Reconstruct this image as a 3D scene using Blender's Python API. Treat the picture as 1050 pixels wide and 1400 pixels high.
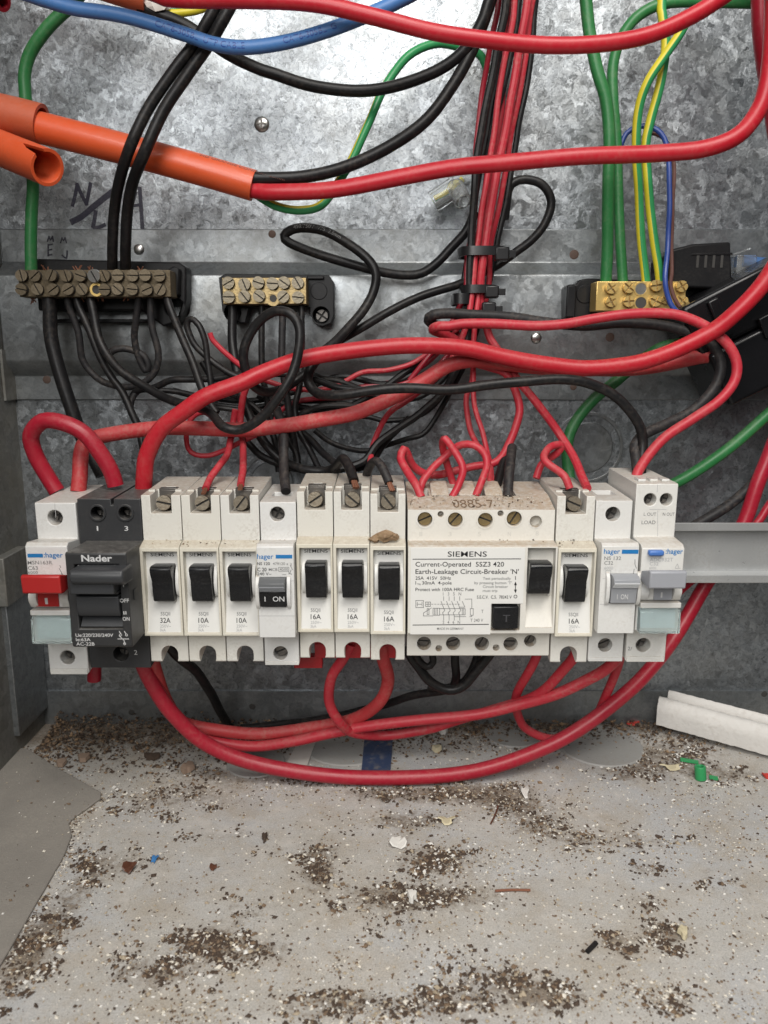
import bpy, bmesh, math, random
import numpy as np
from mathutils import Vector, Matrix
random.seed(7); rng = np.random.default_rng(7)
SC = bpy.context.scene
for o in list(bpy.data.objects): bpy.data.objects.remove(o)
COL = SC.collection
K = 0.001                                   # everything below is written in millimetres

# ------------------------------------------------------------------ camera, light, exposure
PITCH = math.radians(11.5); CAMF = 450.0; CAMZ = 228.0
cam = bpy.data.cameras.new('camera'); camo = bpy.data.objects.new('camera', cam); COL.objects.link(camo)
camo.location = (0, -CAMF*K, CAMZ*K); camo.rotation_euler = (math.pi/2 - PITCH, 0, 0)
cam.sensor_fit = 'VERTICAL'; cam.sensor_height = 36; cam.lens = 27.0
cam.clip_start = 0.01; cam.clip_end = 50
cam.dof.use_dof = True; cam.dof.focus_distance = 0.375; cam.dof.aperture_fstop = 13
SC.camera = camo
SC.render.engine = 'CYCLES'
SC.view_settings.view_transform = 'Standard'; SC.view_settings.look = 'None'
SC.view_settings.exposure = 0.0; SC.view_settings.gamma = 1.0; SC.view_settings.use_curve_mapping = False

W = bpy.data.worlds.new('World'); SC.world = W; W.use_nodes = True
_wn=W.node_tree; _bg=_wn.nodes['Background']
_tc=_wn.nodes.new('ShaderNodeTexCoord'); _sx=_wn.nodes.new('ShaderNodeSeparateXYZ'); _cr=_wn.nodes.new('ShaderNodeValToRGB')
_mr=_wn.nodes.new('ShaderNodeMapRange'); _mr.inputs[1].default_value=-1; _mr.inputs[2].default_value=1
_wn.links.new(_tc.outputs['Generated'],_sx.inputs[0]); _wn.links.new(_sx.outputs[2],_mr.inputs[0]); _wn.links.new(_mr.outputs[0],_cr.inputs[0])
_cr.color_ramp.elements[0].position=0.44; _cr.color_ramp.elements[0].color=(0.16,0.155,0.14,1)      # ground in front of the box
_cr.color_ramp.elements[1].position=0.60; _cr.color_ramp.elements[1].color=(0.90,0.96,1.0,1)        # pale overcast sky
_wn.links.new(_cr.outputs[0],_bg.inputs[0]); _bg.inputs[1].default_value=0.13

def area(name, loc, target, size, power, col):
    l = bpy.data.lights.new(name, 'AREA'); l.shape = 'DISK'; l.size = size; l.energy = power; l.color = col
    o = bpy.data.objects.new(name, l); COL.objects.link(o); o.location = loc
    o.rotation_euler = (Vector(target) - Vector(loc)).to_track_quat('-Z', 'Y').to_euler()
    return o
area('key_lamp', (-0.22, -0.95, 0.64), (-0.03, 0, 0.26), 0.60, 7.2, (1, 0.985, 0.96))
area('soft_lamp', (0.14, -0.66, 0.92), (0.05, -0.25, 0.0), 0.46, 7.0, (1, 0.96, 0.90))

# ------------------------------------------------------------------ pixel <-> place
CP, SP = math.cos(PITCH), math.sin(PITCH)
def P(px, py, Y):
    a = (px-525)/1050.0; u = -(py-700)/1050.0
    D = (Y+CAMF)/(CP + u*SP)
    return Vector((a*D, Y, CAMZ + D*(u*CP - SP)))
def PZ(px, py, Z):
    a = (px-525)/1050.0; u = -(py-700)/1050.0
    D = (Z-CAMZ)/(u*CP - SP)
    return Vector((a*D, D*(CP+u*SP)-CAMF, Z))
def pz(py, Y): return P(525, py, Y).z
def pxx(px, py, Y): return P(px, py, Y).x
def mmpx(py, Y):
    u = -(py-700)/1050.0
    return (Y+CAMF)/(CP+u*SP)/1050.0

# ------------------------------------------------------------------ mesh building
class MB:
    def __init__(s): s.v=[]; s.f=[]; s.m=[]
    def add(s, vs, fs, mi=0):
        b=len(s.v); s.v += [tuple(p) for p in vs]; s.f += [tuple(i+b for i in q) for q in fs]; s.m += [mi]*len(fs); return s
    def box(s, x0,x1,y0,y1,z0,z1, mi=0):
        vs=[(x,y,z) for x in (x0,x1) for y in (y0,y1) for z in (z0,z1)]
        return s.add(vs, [(0,1,3,2),(4,6,7,5),(0,4,5,1),(2,3,7,6),(0,2,6,4),(1,5,7,3)], mi)
    def prism(s, prof, o, u, v, w, d, mi=0):
        o,u,v,w=Vector(o),Vector(u),Vector(v),Vector(w); n=len(prof)
        a=[o+u*p[0]+v*p[1] for p in prof]; b=[p+w*d for p in a]
        return s.add(a+b, [tuple(range(n)), tuple(range(2*n-1,n-1,-1))]+[(i,(i+1)%n,n+(i+1)%n,n+i) for i in range(n)], mi)
    def px(s, prof, x0, x1, mi=0):          # (y,z) outline pushed along x
        return s.prism(prof, (x0,0,0),(0,1,0),(0,0,1),(1,0,0), x1-x0, mi)
    def py(s, prof, y0, y1, mi=0):          # (x,z) outline pushed along y
        return s.prism(prof, (0,y0,0),(1,0,0),(0,0,1),(0,1,0), y1-y0, mi)
    def cyl(s, p0, p1, r0, r1=None, n=20, mi=0, start=0.0):
        r1 = r0 if r1 is None else r1
        p0,p1=Vector(p0),Vector(p1); d=(p1-p0).normalized()
        a=d.orthogonal().normalized() if abs(d.z)<0.99 else Vector((1,0,0)); b=d.cross(a)
        vs=[p0+(a*math.cos(t)+b*math.sin(t))*r0 for t in [start+2*math.pi*i/n for i in range(n)]]
        vs+=[p1+(a*math.cos(t)+b*math.sin(t))*r1 for t in [start+2*math.pi*i/n for i in range(n)]]
        return s.add(vs,[tuple(range(n)),tuple(range(2*n-1,n-1,-1))]+[(i,(i+1)%n,n+(i+1)%n,n+i) for i in range(n)],mi)
    def ring(s, p0, p1, ro, ri, n=28, mi=0):  # open pipe with thick wall
        p0,p1=Vector(p0),Vector(p1); d=(p1-p0).normalized(); a=d.orthogonal().normalized(); b=d.cross(a); vs=[]
        for p,r in ((p0,ro),(p1,ro),(p1,ri),(p0,ri)):
            vs+=[p+(a*math.cos(2*math.pi*i/n)+b*math.sin(2*math.pi*i/n))*r for i in range(n)]
        return s.add(vs,[(k*n+i,k*n+(i+1)%n,((k+1)%4)*n+(i+1)%n,((k+1)%4)*n+i) for k in range(4) for i in range(n)],mi)
    def tube(s, path, r, n=12, stripe=None, twist=0.0, squash=1.0):
        fr=frames(path); N=len(path); b=len(s.v); L=0
        for i,(p,t,a,c) in enumerate(fr):
            if i: L+=(p-fr[i-1][0]).length
            rr=r[i] if hasattr(r,'__len__') else r
            for k in range(n):
                th=2*math.pi*k/n + twist*L
                s.v.append(tuple(p+(a*math.cos(th)+c*math.sin(th)*squash)*rr))
        for i in range(N-1):
            for k in range(n):
                s.f.append((b+i*n+k,b+i*n+(k+1)%n,b+(i+1)*n+(k+1)%n,b+(i+1)*n+k))
                s.m.append(1 if (stripe and (k-stripe[0])%n<stripe[1]) else 0)
        s.f.append(tuple(b+k for k in range(n-1,-1,-1))); s.m.append(0)
        s.f.append(tuple(b+(N-1)*n+k for k in range(n))); s.m.append(0)
        return s
    def dome(s, c, r, h, axis=(0,-1,0), n=14, k=4, mi=0):
        c=Vector(c); d=Vector(axis).normalized(); a=d.orthogonal().normalized(); b=d.cross(a); vs=[]; fs=[]
        for j in range(k):
            q=math.pi/2*j/k
            vs+=[c+d*h*math.sin(q)+(a*math.cos(2*math.pi*i/n)+b*math.sin(2*math.pi*i/n))*r*math.cos(q) for i in range(n)]
        vs.append(c+d*h)
        for j in range(k-1): fs+=[(j*n+i,j*n+(i+1)%n,(j+1)*n+(i+1)%n,(j+1)*n+i) for i in range(n)]
        fs+=[((k-1)*n+i,(k-1)*n+(i+1)%n,k*n) for i in range(n)]+[tuple(range(n-1,-1,-1))]
        return s.add(vs,fs,mi)
    def blob(s, c, rx, ry, rz, jit=0.25, sub=2, seed=0, mi=0):
        bm=bmesh.new(); bmesh.ops.create_icosphere(bm,subdivisions=sub,radius=1); R=random.Random(seed)
        vs=[(c[0]+v.co.x*rx*(1+R.uniform(-jit,jit)),c[1]+v.co.y*ry*(1+R.uniform(-jit,jit)),c[2]+v.co.z*rz*(1+R.uniform(-jit,jit))) for v in bm.verts]
        fs=[tuple(v.index for v in f.verts) for f in bm.faces]; bm.free()
        return s.add(vs,fs,mi)

def frames(path):
    path=[Vector(p) for p in path]; N=len(path); T=[]
    for i in range(N):
        t=path[min(i+1,N-1)]-path[max(i-1,0)]; T.append(t.normalized())
    a=T[0].orthogonal().normalized() if abs(T[0].y)>0.9 else (Vector((0,-1,0))-T[0]*Vector((0,-1,0)).dot(T[0])).normalized()
    out=[]
    for i in range(N):
        a=(a-T[i]*a.dot(T[i])).normalized(); out.append((path[i],T[i],a,T[i].cross(a)))
    return out
def spline(pts, step=2.2):
    p=[Vector(q) for q in pts]; p=[p[0]*2-p[1]]+p+[p[-1]*2-p[-2]]; out=[]
    for i in range(1,len(p)-2):
        a,b,c,d=p[i-1:i+3]; n=max(2,min(24,int((c-b).length/step)))
        for k in range(n):
            t=k/n
            out.append(0.5*((2*b)+(c-a)*t+(2*a-5*b+4*c-d)*t*t+(3*b-a-3*c+d)*t**3))
    out.append(p[-2]); return out

ORG={}
def finish(me, mats, sharp=35):
    for m in mats: me.materials.append(m)
    me.polygons.foreach_set('use_smooth',[True]*len(me.polygons))
    me.set_sharp_from_angle(angle=math.radians(sharp)); me.update()
def tomesh(name, mb, org=(0,0,0), recalc=True):
    me=bpy.data.meshes.new(name)
    v=(np.array(mb.v,dtype=float)-np.array(tuple(org)))*K
    me.from_pydata(v.tolist(),[],mb.f); me.polygons.foreach_set('material_index',mb.m)
    if recalc:
        bm=bmesh.new(); bm.from_mesh(me); bmesh.ops.recalc_face_normals(bm,faces=bm.faces); bm.to_mesh(me); bm.free()
    return me
def tag(o, label=None, cat=None, group=None, kind=None):
    for k,v in (('label',label),('category',cat),('group',group),('kind',kind)):
        if v: o[k]=v
    return o
def obj(name, mb, mats, parent=None, cut=None, bevel=0, sharp=35, recalc=True, seg=2):
    if not isinstance(mats,(list,tuple)): mats=[mats]
    if parent is not None: org=ORG[parent.name]
    else:
        a=np.array(mb.v); org=((a[:,0].min()+a[:,0].max())/2,(a[:,1].min()+a[:,1].max())/2,a[:,2].min())
    me=tomesh(name,mb,org,recalc); o=bpy.data.objects.new(name,me)
    if cut:
        tmp=[]; COL.objects.link(o)
        for c in cut:
            co=bpy.data.objects.new('cutter',tomesh('cutter',c,org)); COL.objects.link(co); tmp.append(co)
            m=o.modifiers.new('b','BOOLEAN'); m.operation='DIFFERENCE'; m.solver='EXACT'; m.object=co
        bpy.context.view_layer.update()
        dg=bpy.context.evaluated_depsgraph_get(); me2=bpy.data.meshes.new_from_object(o.evaluated_get(dg))
        o.modifiers.clear(); o.data=me2; me=me2; me.materials.clear()
        for c in tmp: bpy.data.objects.remove(c)
    else: COL.objects.link(o)
    finish(me,mats,sharp)
    if bevel:
        b=o.modifiers.new('edge','BEVEL'); b.width=bevel*K; b.segments=seg; b.limit_method='ANGLE'; b.angle_limit=math.radians(35); b.harden_normals=False
    ORG[o.name]=org
    if parent is not None: o.parent=parent
    else: o.location=Vector(org)*K
    return o
def thing(name, label, cat, base, group=None):
    o=bpy.data.objects.new(name,None); COL.objects.link(o); o.location=Vector(base)*K
    o.empty_display_size=0.01; ORG[o.name]=tuple(base); return tag(o,label,cat,group)
def inst(name, me, parent, loc, rot=(0,0,0), scale=1):
    o=bpy.data.objects.new(name,me); COL.objects.link(o); o.parent=parent
    o.location=(Vector(loc)-Vector(ORG[parent.name]))*K; o.rotation_euler=rot; o.scale=(scale,)*3
    ORG[o.name]=tuple(loc); return o

# ------------------------------------------------------------------ lettering
_font={}
def glyphs(s, bold=0.0):
    c=bpy.data.curves.new('t','FONT'); c.body=s; c.size=1; c.resolution_u=3; c.offset=bold
    o=bpy.data.objects.new('t',c); me=bpy.data.meshes.new_from_object(o)
    v=[tuple(p.co) for p in me.vertices]; f=[tuple(p.vertices) for p in me.polygons]
    bpy.data.objects.remove(o); bpy.data.curves.remove(c); bpy.data.meshes.remove(me); return v,f
CAPH=0.72
def T(s, x0, x1, yb, cap, Y, mat, parent, bold=0.008, surf=None, name='lettering', lift=0.07, rotv=False):
    """flat print: text s spanning pixels x0..x1, baseline yb, capital height cap px, on plane Y (or surf(z))"""
    v,f=glyphs(s,bold)
    if not v: return
    a=np.array(v); w0,w1=a[:,0].min(),a[:,0].max()
    A=P(x0,yb,Y); B=P(x1,yb,Y); h=pz(yb-cap,Y)-pz(yb,Y)
    mb=MB(); vs=[]
    for p in v:
        x=A.x+(p[0]-w0)/(w1-w0)*(B.x-A.x); z=A.z+p[1]/CAPH*h
        y=(surf(z) if surf else Y)-lift
        vs.append((x,y,z))
    mb.add(vs,f); return obj(name,mb,mat,parent,recalc=False)
def R(x0,x1,y0,y1,Y,mat,parent,name='printed_bar',lift=0.07,th=0.05):
    a=P(x0,y1,Y); b=P(x1,y0,Y)
    return obj(name,MB().box(a.x,b.x,Y-lift-th,Y-lift,a.z,b.z),mat,parent)
def lines(segs, Y, w, mat, parent, name='printed_line', surf=None):
    mb=MB()
    for (xa,ya,xb,yb) in segs:
        a=P(xa,ya,Y); b=P(xb,yb,Y); d=Vector((b.x-a.x,0,b.z-a.z)); n=Vector((-d.z,0,d.x)).normalized()*w/2
        e=d.normalized()*w*0.3
        yy=Y-0.08
        mb.add([(q.x,yy,q.z) for q in (a-n-e,b-n+e,b+n+e,a+n-e)],[(0,1,2,3)])
    return obj(name,mb,mat,parent,recalc=False)

# ------------------------------------------------------------------ materials
def mat(name): 
    m=bpy.data.materials.new(name); m.use_nodes=True; nt=m.node_tree
    return m,nt,nt.nodes['Principled BSDF']
def N(nt,t,**kw):
    n=nt.nodes.new(t)
    for k,v in kw.items():
        if k.startswith('i_'):
            n.inputs[k[2:].replace('_',' ')].default_value=v
        else: setattr(n,k,v)
    return n
def ramp(nt,src,stops):
    r=nt.nodes.new('ShaderNodeValToRGB'); e=r.color_ramp.elements
    while len(e)<len(stops): e.new(0.5)
    for q,(p,c) in zip(e,stops):
        q.position=p; q.color=c if len(c)==4 else (*c,1)
    nt.links.new(src,r.inputs[0]); return r
def g(x): return (x,x,x,1)
def mixc(nt,fac,a,b):
    m=nt.nodes.new('ShaderNodeMix'); m.data_type='RGBA'
    for s,i in ((fac,0),(a,6),(b,7)):
        if hasattr(s,'is_output'): nt.links.new(s,m.inputs[i])
        else: m.inputs[i].default_value=s
    return m.outputs[2]
def plain(name, col, rough=0.5, metal=0.0, dirt=0.0, dirtcol=(0.30,0.25,0.19), scale=90, bump=0.0, fine=900, coat=0.0, var=0.10, trans=0, spec=0.5):
    m,nt,b=mat(name); L=nt.links.new
    tc=N(nt,'ShaderNodeTexCoord'); geo=N(nt,'ShaderNodeNewGeometry')
    n1=N(nt,'ShaderNodeTexNoise',i_Scale=scale,i_Detail=6,i_Roughness=0.65); L(geo.outputs['Position'],n1.inputs['Vector'])
    n2=N(nt,'ShaderNodeTexNoise',i_Scale=fine,i_Detail=4); L(geo.outputs['Position'],n2.inputs['Vector'])
    c=(*col,1)
    v=mixc(nt,n1.outputs['Fac'],tuple(max(0,x*(1-var)) for x in col)+(1,),tuple(min(1,x*(1+var)) for x in col)+(1,))
    if dirt>0:
        r1=ramp(nt,n1.outputs['Fac'],[(0.42,g(0)),(0.75,g(1))]); r2=ramp(nt,n2.outputs['Fac'],[(0.45,g(0)),(0.62,g(1))])
        mu=N(nt,'ShaderNodeMath',operation='MULTIPLY'); L(r1.outputs[0],mu.inputs[0]); L(r2.outputs[0],mu.inputs[1])
        m2=N(nt,'ShaderNodeMath',operation='MULTIPLY'); L(mu.outputs[0],m2.inputs[0]); m2.inputs[1].default_value=dirt
        v=mixc(nt,m2.outputs[0],v,(*dirtcol,1))
    L(v,b.inputs['Base Color'])
    rr=N(nt,'ShaderNodeMapRange'); rr.inputs[3].default_value=max(0.05,rough-0.10); rr.inputs[4].default_value=min(1,rough+0.12)
    L(n1.outputs['Fac'],rr.inputs[0]); L(rr.outputs[0],b.inputs['Roughness'])
    b.inputs['Metallic'].default_value=metal; b.inputs['Coat Weight'].default_value=coat; b.inputs['Specular IOR Level'].default_value=spec
    if trans: b.inputs['Transmission Weight'].default_value=trans
    if bump:
        bp=N(nt,'ShaderNodeBump',i_Strength=bump,i_Distance=0.0004); L(n2.outputs['Fac'],bp.inputs['Height']); L(bp.outputs[0],b.inputs['Normal'])
    return m

def dusty_top(name, col, rough, amount, dust=(0.42,0.35,0.27), base_dirt=0.15, bump=0.05):
    """plastic on whose upward faces dust and grit have settled"""
    m=plain(name,col,rough,dirt=base_dirt,bump=bump,var=0.05); nt=m.node_tree; b=nt.nodes['Principled BSDF']; L=nt.links.new
    geo=N(nt,'ShaderNodeNewGeometry'); sx=N(nt,'ShaderNodeSeparateXYZ'); L(geo.outputs['True Normal'],sx.inputs[0])
    n=N(nt,'ShaderNodeTexNoise',i_Scale=420,i_Detail=7,i_Roughness=0.75); L(geo.outputs['Position'],n.inputs['Vector'])
    oi=N(nt,'ShaderNodeObjectInfo'); yl=N(nt,'ShaderNodeMath',operation='MULTIPLY'); L(oi.outputs['Random'],yl.inputs[0]); yl.inputs[1].default_value=0.28
    s0=b.inputs['Base Color'].links[0].from_socket; L(mixc(nt,yl.outputs[0],s0,(col[0]*0.93,col[1]*0.87,col[2]*0.72,1)),b.inputs['Base Color'])
    up=ramp(nt,sx.outputs[2],[(0.55,g(0)),(0.85,g(1))]); sp=ramp(nt,n.outputs['Fac'],[(0.34,g(0.25)),(0.62,g(1))])
    mu=N(nt,'ShaderNodeMath',operation='MULTIPLY'); L(up.outputs[0],mu.inputs[0]); L(sp.outputs[0],mu.inputs[1])
    m2=N(nt,'ShaderNodeMath',operation='MULTIPLY'); L(mu.outputs[0],m2.inputs[0]); m2.inputs[1].default_value=amount
    src=b.inputs['Base Color'].links[0].from_socket
    d2=ramp(nt,n.outputs['Fac'],[(0.3,(dust[0]*0.55,dust[1]*0.5,dust[2]*0.45)),(0.7,dust)])
    L(mixc(nt,m2.outputs[0],src,d2.outputs[0]),b.inputs['Base Color'])
    return m

def galvanised(name, scale=150, tint=(0.62,0.64,0.66), amp=0.34, grime=0.3, rough=0.42, metal=0.85, leaf=0.6, tone=0.22, rv=0.06):
    m,nt,b=mat(name); L=nt.links.new
    geo=N(nt,'ShaderNodeNewGeometry'); pos=geo.outputs['Position']
    dn=N(nt,'ShaderNodeTexNoise',i_Scale=scale*0.55,i_Detail=4,i_Roughness=0.6); L(pos,dn.inputs['Vector'])
    dm=N(nt,'ShaderNodeVectorMath',operation='MULTIPLY_ADD'); L(dn.outputs['Color'],dm.inputs[0]); dm.inputs[1].default_value=(0.012,)*3; L(pos,dm.inputs[2])
    v1=N(nt,'ShaderNodeTexVoronoi',i_Scale=scale); L(dm.outputs[0],v1.inputs['Vector'])
    v2=N(nt,'ShaderNodeTexVoronoi',i_Scale=scale*2.6); L(dm.outputs[0],v2.inputs['Vector'])
    # feathery streaks, their direction turned from crystal to crystal
    rot=N(nt,'ShaderNodeVectorRotate',rotation_type='AXIS_ANGLE'); rot.inputs['Axis'].default_value=(0,1,0)
    sc=N(nt,'ShaderNodeSeparateColor'); L(v1.outputs['Color'],sc.inputs[0])
    an=N(nt,'ShaderNodeMath',operation='MULTIPLY'); L(sc.outputs[0],an.inputs[0]); an.inputs[1].default_value=6.28
    L(dm.outputs[0],rot.inputs['Vector']); L(an.outputs[0],rot.inputs['Angle'])
    st=N(nt,'ShaderNodeVectorMath',operation='MULTIPLY'); L(rot.outputs[0],st.inputs[0]); st.inputs[1].default_value=(1,1,0.22)
    fn=N(nt,'ShaderNodeTexNoise',i_Scale=scale*3.2,i_Detail=3,i_Roughness=0.6); L(st.outputs[0],fn.inputs['Vector'])
    # per-crystal tilt of the surface
    c1=N(nt,'ShaderNodeVectorMath',operation='SUBTRACT'); L(v1.outputs['Color'],c1.inputs[0]); c1.inputs[1].default_value=(0.5,)*3
    c2=N(nt,'ShaderNodeVectorMath',operation='SUBTRACT'); L(v2.outputs['Color'],c2.inputs[0]); c2.inputs[1].default_value=(0.5,)*3
    a1=N(nt,'ShaderNodeVectorMath',operation='SCALE'); L(c1.outputs[0],a1.inputs[0]); a1.inputs[3].default_value=amp
    a2=N(nt,'ShaderNodeVectorMath',operation='SCALE'); L(c2.outputs[0],a2.inputs[0]); a2.inputs[3].default_value=amp*0.55
    s1=N(nt,'ShaderNodeVectorMath',operation='ADD'); L(a1.outputs[0],s1.inputs[0]); L(a2.outputs[0],s1.inputs[1])
    s2=N(nt,'ShaderNodeVectorMath',operation='ADD'); L(s1.outputs[0],s2.inputs[0]); L(geo.outputs['Normal'],s2.inputs[1])
    nn=N(nt,'ShaderNodeVectorMath',operation='NORMALIZE'); L(s2.outputs[0],nn.inputs[0])
    bp=N(nt,'ShaderNodeBump',i_Strength=leaf*0.4,i_Distance=0.0006); L(fn.outputs['Fac'],bp.inputs['Height']); L(nn.outputs[0],bp.inputs['Normal'])
    L(bp.outputs[0],b.inputs['Normal'])
    lo=tuple(x*(1-tone) for x in tint); hi=tuple(min(1,x*(1+tone)) for x in tint)
    s3=N(nt,'ShaderNodeSeparateColor'); L(v2.outputs['Color'],s3.inputs[0]); av=N(nt,'ShaderNodeMath',operation='MULTIPLY_ADD'); L(s3.outputs[1],av.inputs[0]); av.inputs[1].default_value=0.55
    hb=N(nt,'ShaderNodeMath',operation='MULTIPLY'); L(sc.outputs[1],hb.inputs[0]); hb.inputs[1].default_value=0.45; L(hb.outputs[0],av.inputs[2])
    cc=ramp(nt,av.outputs[0],[(0.1,lo),(0.9,hi)])
    cr=ramp(nt,fn.outputs['Fac'],[(0.35,g(0.30)),(0.45,g(1.0))])
    mu=N(nt,'ShaderNodeMix',data_type='RGBA',blend_type='MULTIPLY'); mu.inputs[0].default_value=leaf; L(cc.outputs[0],mu.inputs[6]); L(cr.outputs[0],mu.inputs[7])
    gn=N(nt,'ShaderNodeTexNoise',i_Scale=16,i_Detail=8,i_Roughness=0.7); L(pos,gn.inputs['Vector'])
    gr=ramp(nt,gn.outputs['Fac'],[(0.45,g(0)),(0.72,g(grime))])
    col=mixc(nt,gr.outputs[0],mu.outputs[2],(0.16,0.145,0.11,1)); L(col,b.inputs['Base Color'])
    rr=ramp(nt,sc.outputs[2],[(0,g(rough-rv)),(1,g(rough+rv))]); L(rr.outputs[0],b.inputs['Roughness'])
    me=ramp(nt,gr.outputs[0],[(0,g(metal)),(1,g(metal*0.4))]); L(me.outputs[0],b.inputs['Metallic'])
    return m

M={}
M['galv']=galvanised('galvanised_spangle',scale=250,tint=(0.335,0.358,0.38),amp=0.12,leaf=0.6,metal=0.88,grime=0.35,rough=0.40,tone=0.25)
M['galv2']=galvanised('galvanised_fine',scale=230,tint=(0.30,0.318,0.33),amp=0.06,leaf=0.25,grime=0.5,metal=0.82,rough=0.40,tone=0.14,rv=0.03)
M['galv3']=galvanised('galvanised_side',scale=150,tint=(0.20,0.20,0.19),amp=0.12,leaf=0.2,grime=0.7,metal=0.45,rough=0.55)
def cable(name,col,rough=0.42,dirt=0.25,dirtcol=(0.40,0.32,0.25),coat=0.0,spec=0.45):
    return plain(name,col,rough,dirt=dirt,dirtcol=dirtcol,scale=70,fine=520,bump=0.12,var=0.14,coat=coat,spec=spec)
def add_dust(m,amount,dust=(0.46,0.37,0.31)):
    nt=m.node_tree; b=nt.nodes['Principled BSDF']; L=nt.links.new
    geo=N(nt,'ShaderNodeNewGeometry'); sx=N(nt,'ShaderNodeSeparateXYZ'); L(geo.outputs['Normal'],sx.inputs[0])
    n=N(nt,'ShaderNodeTexNoise',i_Scale=260,i_Detail=8,i_Roughness=0.8); L(geo.outputs['Position'],n.inputs['Vector'])
    n3=N(nt,'ShaderNodeTexNoise',i_Scale=28,i_Detail=3); L(geo.outputs['Position'],n3.inputs['Vector'])
    up=ramp(nt,sx.outputs[2],[(0.1,g(0.25)),(0.9,g(1))]); sp=ramp(nt,n.outputs['Fac'],[(0.40,g(0.08)),(0.66,g(1))]); bl=ramp(nt,n3.outputs['Fac'],[(0.35,g(0.3)),(0.65,g(1))])
    mu=N(nt,'ShaderNodeMath',operation='MULTIPLY'); L(up.outputs[0],mu.inputs[0]); L(sp.outputs[0],mu.inputs[1])
    m1=N(nt,'ShaderNodeMath',operation='MULTIPLY'); L(mu.outputs[0],m1.inputs[0]); L(bl.outputs[0],m1.inputs[1])
    m2=N(nt,'ShaderNodeMath',operation='MULTIPLY'); L(m1.outputs[0],m2.inputs[0]); m2.inputs[1].default_value=amount
    src=b.inputs['Base Color'].links[0].from_socket
    L(mixc(nt,m2.outputs[0],src,(*dust,1)),b.inputs['Base Color'])
    rs=b.inputs['Roughness'].links[0].from_socket; ad=N(nt,'ShaderNodeMath',operation='ADD',use_clamp=True); L(rs,ad.inputs[0]); L(m2.outputs[0],ad.inputs[1]); L(ad.outputs[0],b.inputs['Roughness'])
    return m
M['red']=cable('red_pvc',(0.45,0.010,0.022),0.38,0.10)
M['crimson']=cable('crimson_pvc',(0.36,0.008,0.026),0.36,0.10)
M['dred']=cable('dusty_red_pvc',(0.43,0.030,0.036),0.50,0.30)
M['tred']=cable('thin_red_pvc',(0.47,0.020,0.038),0.44,0.24)
M['black']=cable('black_pvc',(0.009,0.009,0.010),0.40,0.07,spec=0.28)
M['dblack']=cable('dusty_black_pvc',(0.016,0.016,0.018),0.52,0.14,spec=0.30)
M['green']=cable('green_pvc',(0.020,0.165,0.045),0.40,0.12)
M['dgreen']=cable('dark_green_pvc',(0.015,0.130,0.035),0.45,0.15)
M['egreen']=cable('earth_green_pvc',(0.03,0.27,0.09),0.38,0.05)
M['yellow']=cable('earth_yellow_pvc',(0.62,0.52,0.03),0.40,0.08)
M['blue']=cable('blue_pvc',(0.055,0.17,0.42),0.42,0.06)
M['nblue']=cable('navy_pvc',(0.025,0.06,0.26),0.34,0.03)
M['brown']=cable('brown_pvc',(0.11,0.045,0.035),0.40,0.05)
M['orange']=plain('orange_conduit',(0.62,0.085,0.022),0.36,dirt=0.18,dirtcol=(0.25,0.10,0.05),bump=0.06,coat=0.15)
M['orange_old']=plain('worn_orange_conduit',(0.46,0.085,0.030),0.48,dirt=0.35,dirtcol=(0.22,0.10,0.06),bump=0.1)
for _k,_a in (('red',0.16),('crimson',0.14),('dred',0.30),('tred',0.26),('black',0.05),('dblack',0.13),('green',0.22),('dgreen',0.25),('blue',0.15),('orange',0.2),('orange_old',0.4)): add_dust(M[_k],_a)
M['ivory']=dusty_top('ivory_plastic',(0.68,0.67,0.635),0.42,0.8,base_dirt=0.35)
M['cream']=dusty_top('cream_frame_plastic',(0.68,0.65,0.565),0.42,0.65,base_dirt=0.3)
M['white']=dusty_top('white_plastic',(0.68,0.68,0.67),0.36,0.6,base_dirt=0.25)
M['panelw']=plain('label_white_plastic',(0.74,0.735,0.71),0.38,dirt=0.06,dirtcol=(0.4,0.33,0.22),var=0.03)
M['rcdtop']=dusty_top('sandy_dusted_plastic',(0.70,0.68,0.63),0.5,1.0,dust=(0.47,0.37,0.27))
M['lgrey']=plain('light_grey_plastic',(0.66,0.67,0.68),0.36,var=0.03)
M['mgrey']=plain('mid_grey_plastic',(0.30,0.31,0.33),0.40,var=0.05)
M['dgrey']=plain('dark_grey_plastic',(0.12,0.125,0.13),0.36,var=0.05)
M['charcoal']=dusty_top('charcoal_plastic',(0.030,0.031,0.034),0.44,0.45,dust=(0.30,0.29,0.27),base_dirt=0.05)
M['charcoal2']=plain('charcoal_lever_plastic',(0.040,0.042,0.046),0.42,var=0.05)
M['toggle']=plain('gloss_black_plastic',(0.007,0.0075,0.009),0.28,dirt=0.14,dirtcol=(0.16,0.16,0.16),var=0.05,spec=0.35)
M['bakelite']=plain('black_base_plastic',(0.010,0.010,0.011),0.42,dirt=0.14,dirtcol=(0.10,0.09,0.08),spec=0.28)
M['ctblack']=plain('clamp_black_plastic',(0.007,0.007,0.008),0.24,var=0.05,spec=0.3)
M['rlever']=plain('red_lever_plastic',(0.42,0.022,0.022),0.34,var=0.04)
M['busred']=plain('red_busbar_plastic',(0.36,0.006,0.012),0.40)
M['bluebtn']=plain('blue_button_plastic',(0.07,0.18,0.50),0.4)
M['brass']=plain('bright_brass',(0.80,0.57,0.21),0.36,metal=0.75,dirt=0.2,dirtcol=(0.35,0.22,0.08),bump=0.12)
M['oldbrass']=plain('aged_brass',(0.40,0.30,0.15),0.42,metal=0.85,dirt=0.7,dirtcol=(0.13,0.10,0.06),bump=0.3,scale=160)
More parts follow.
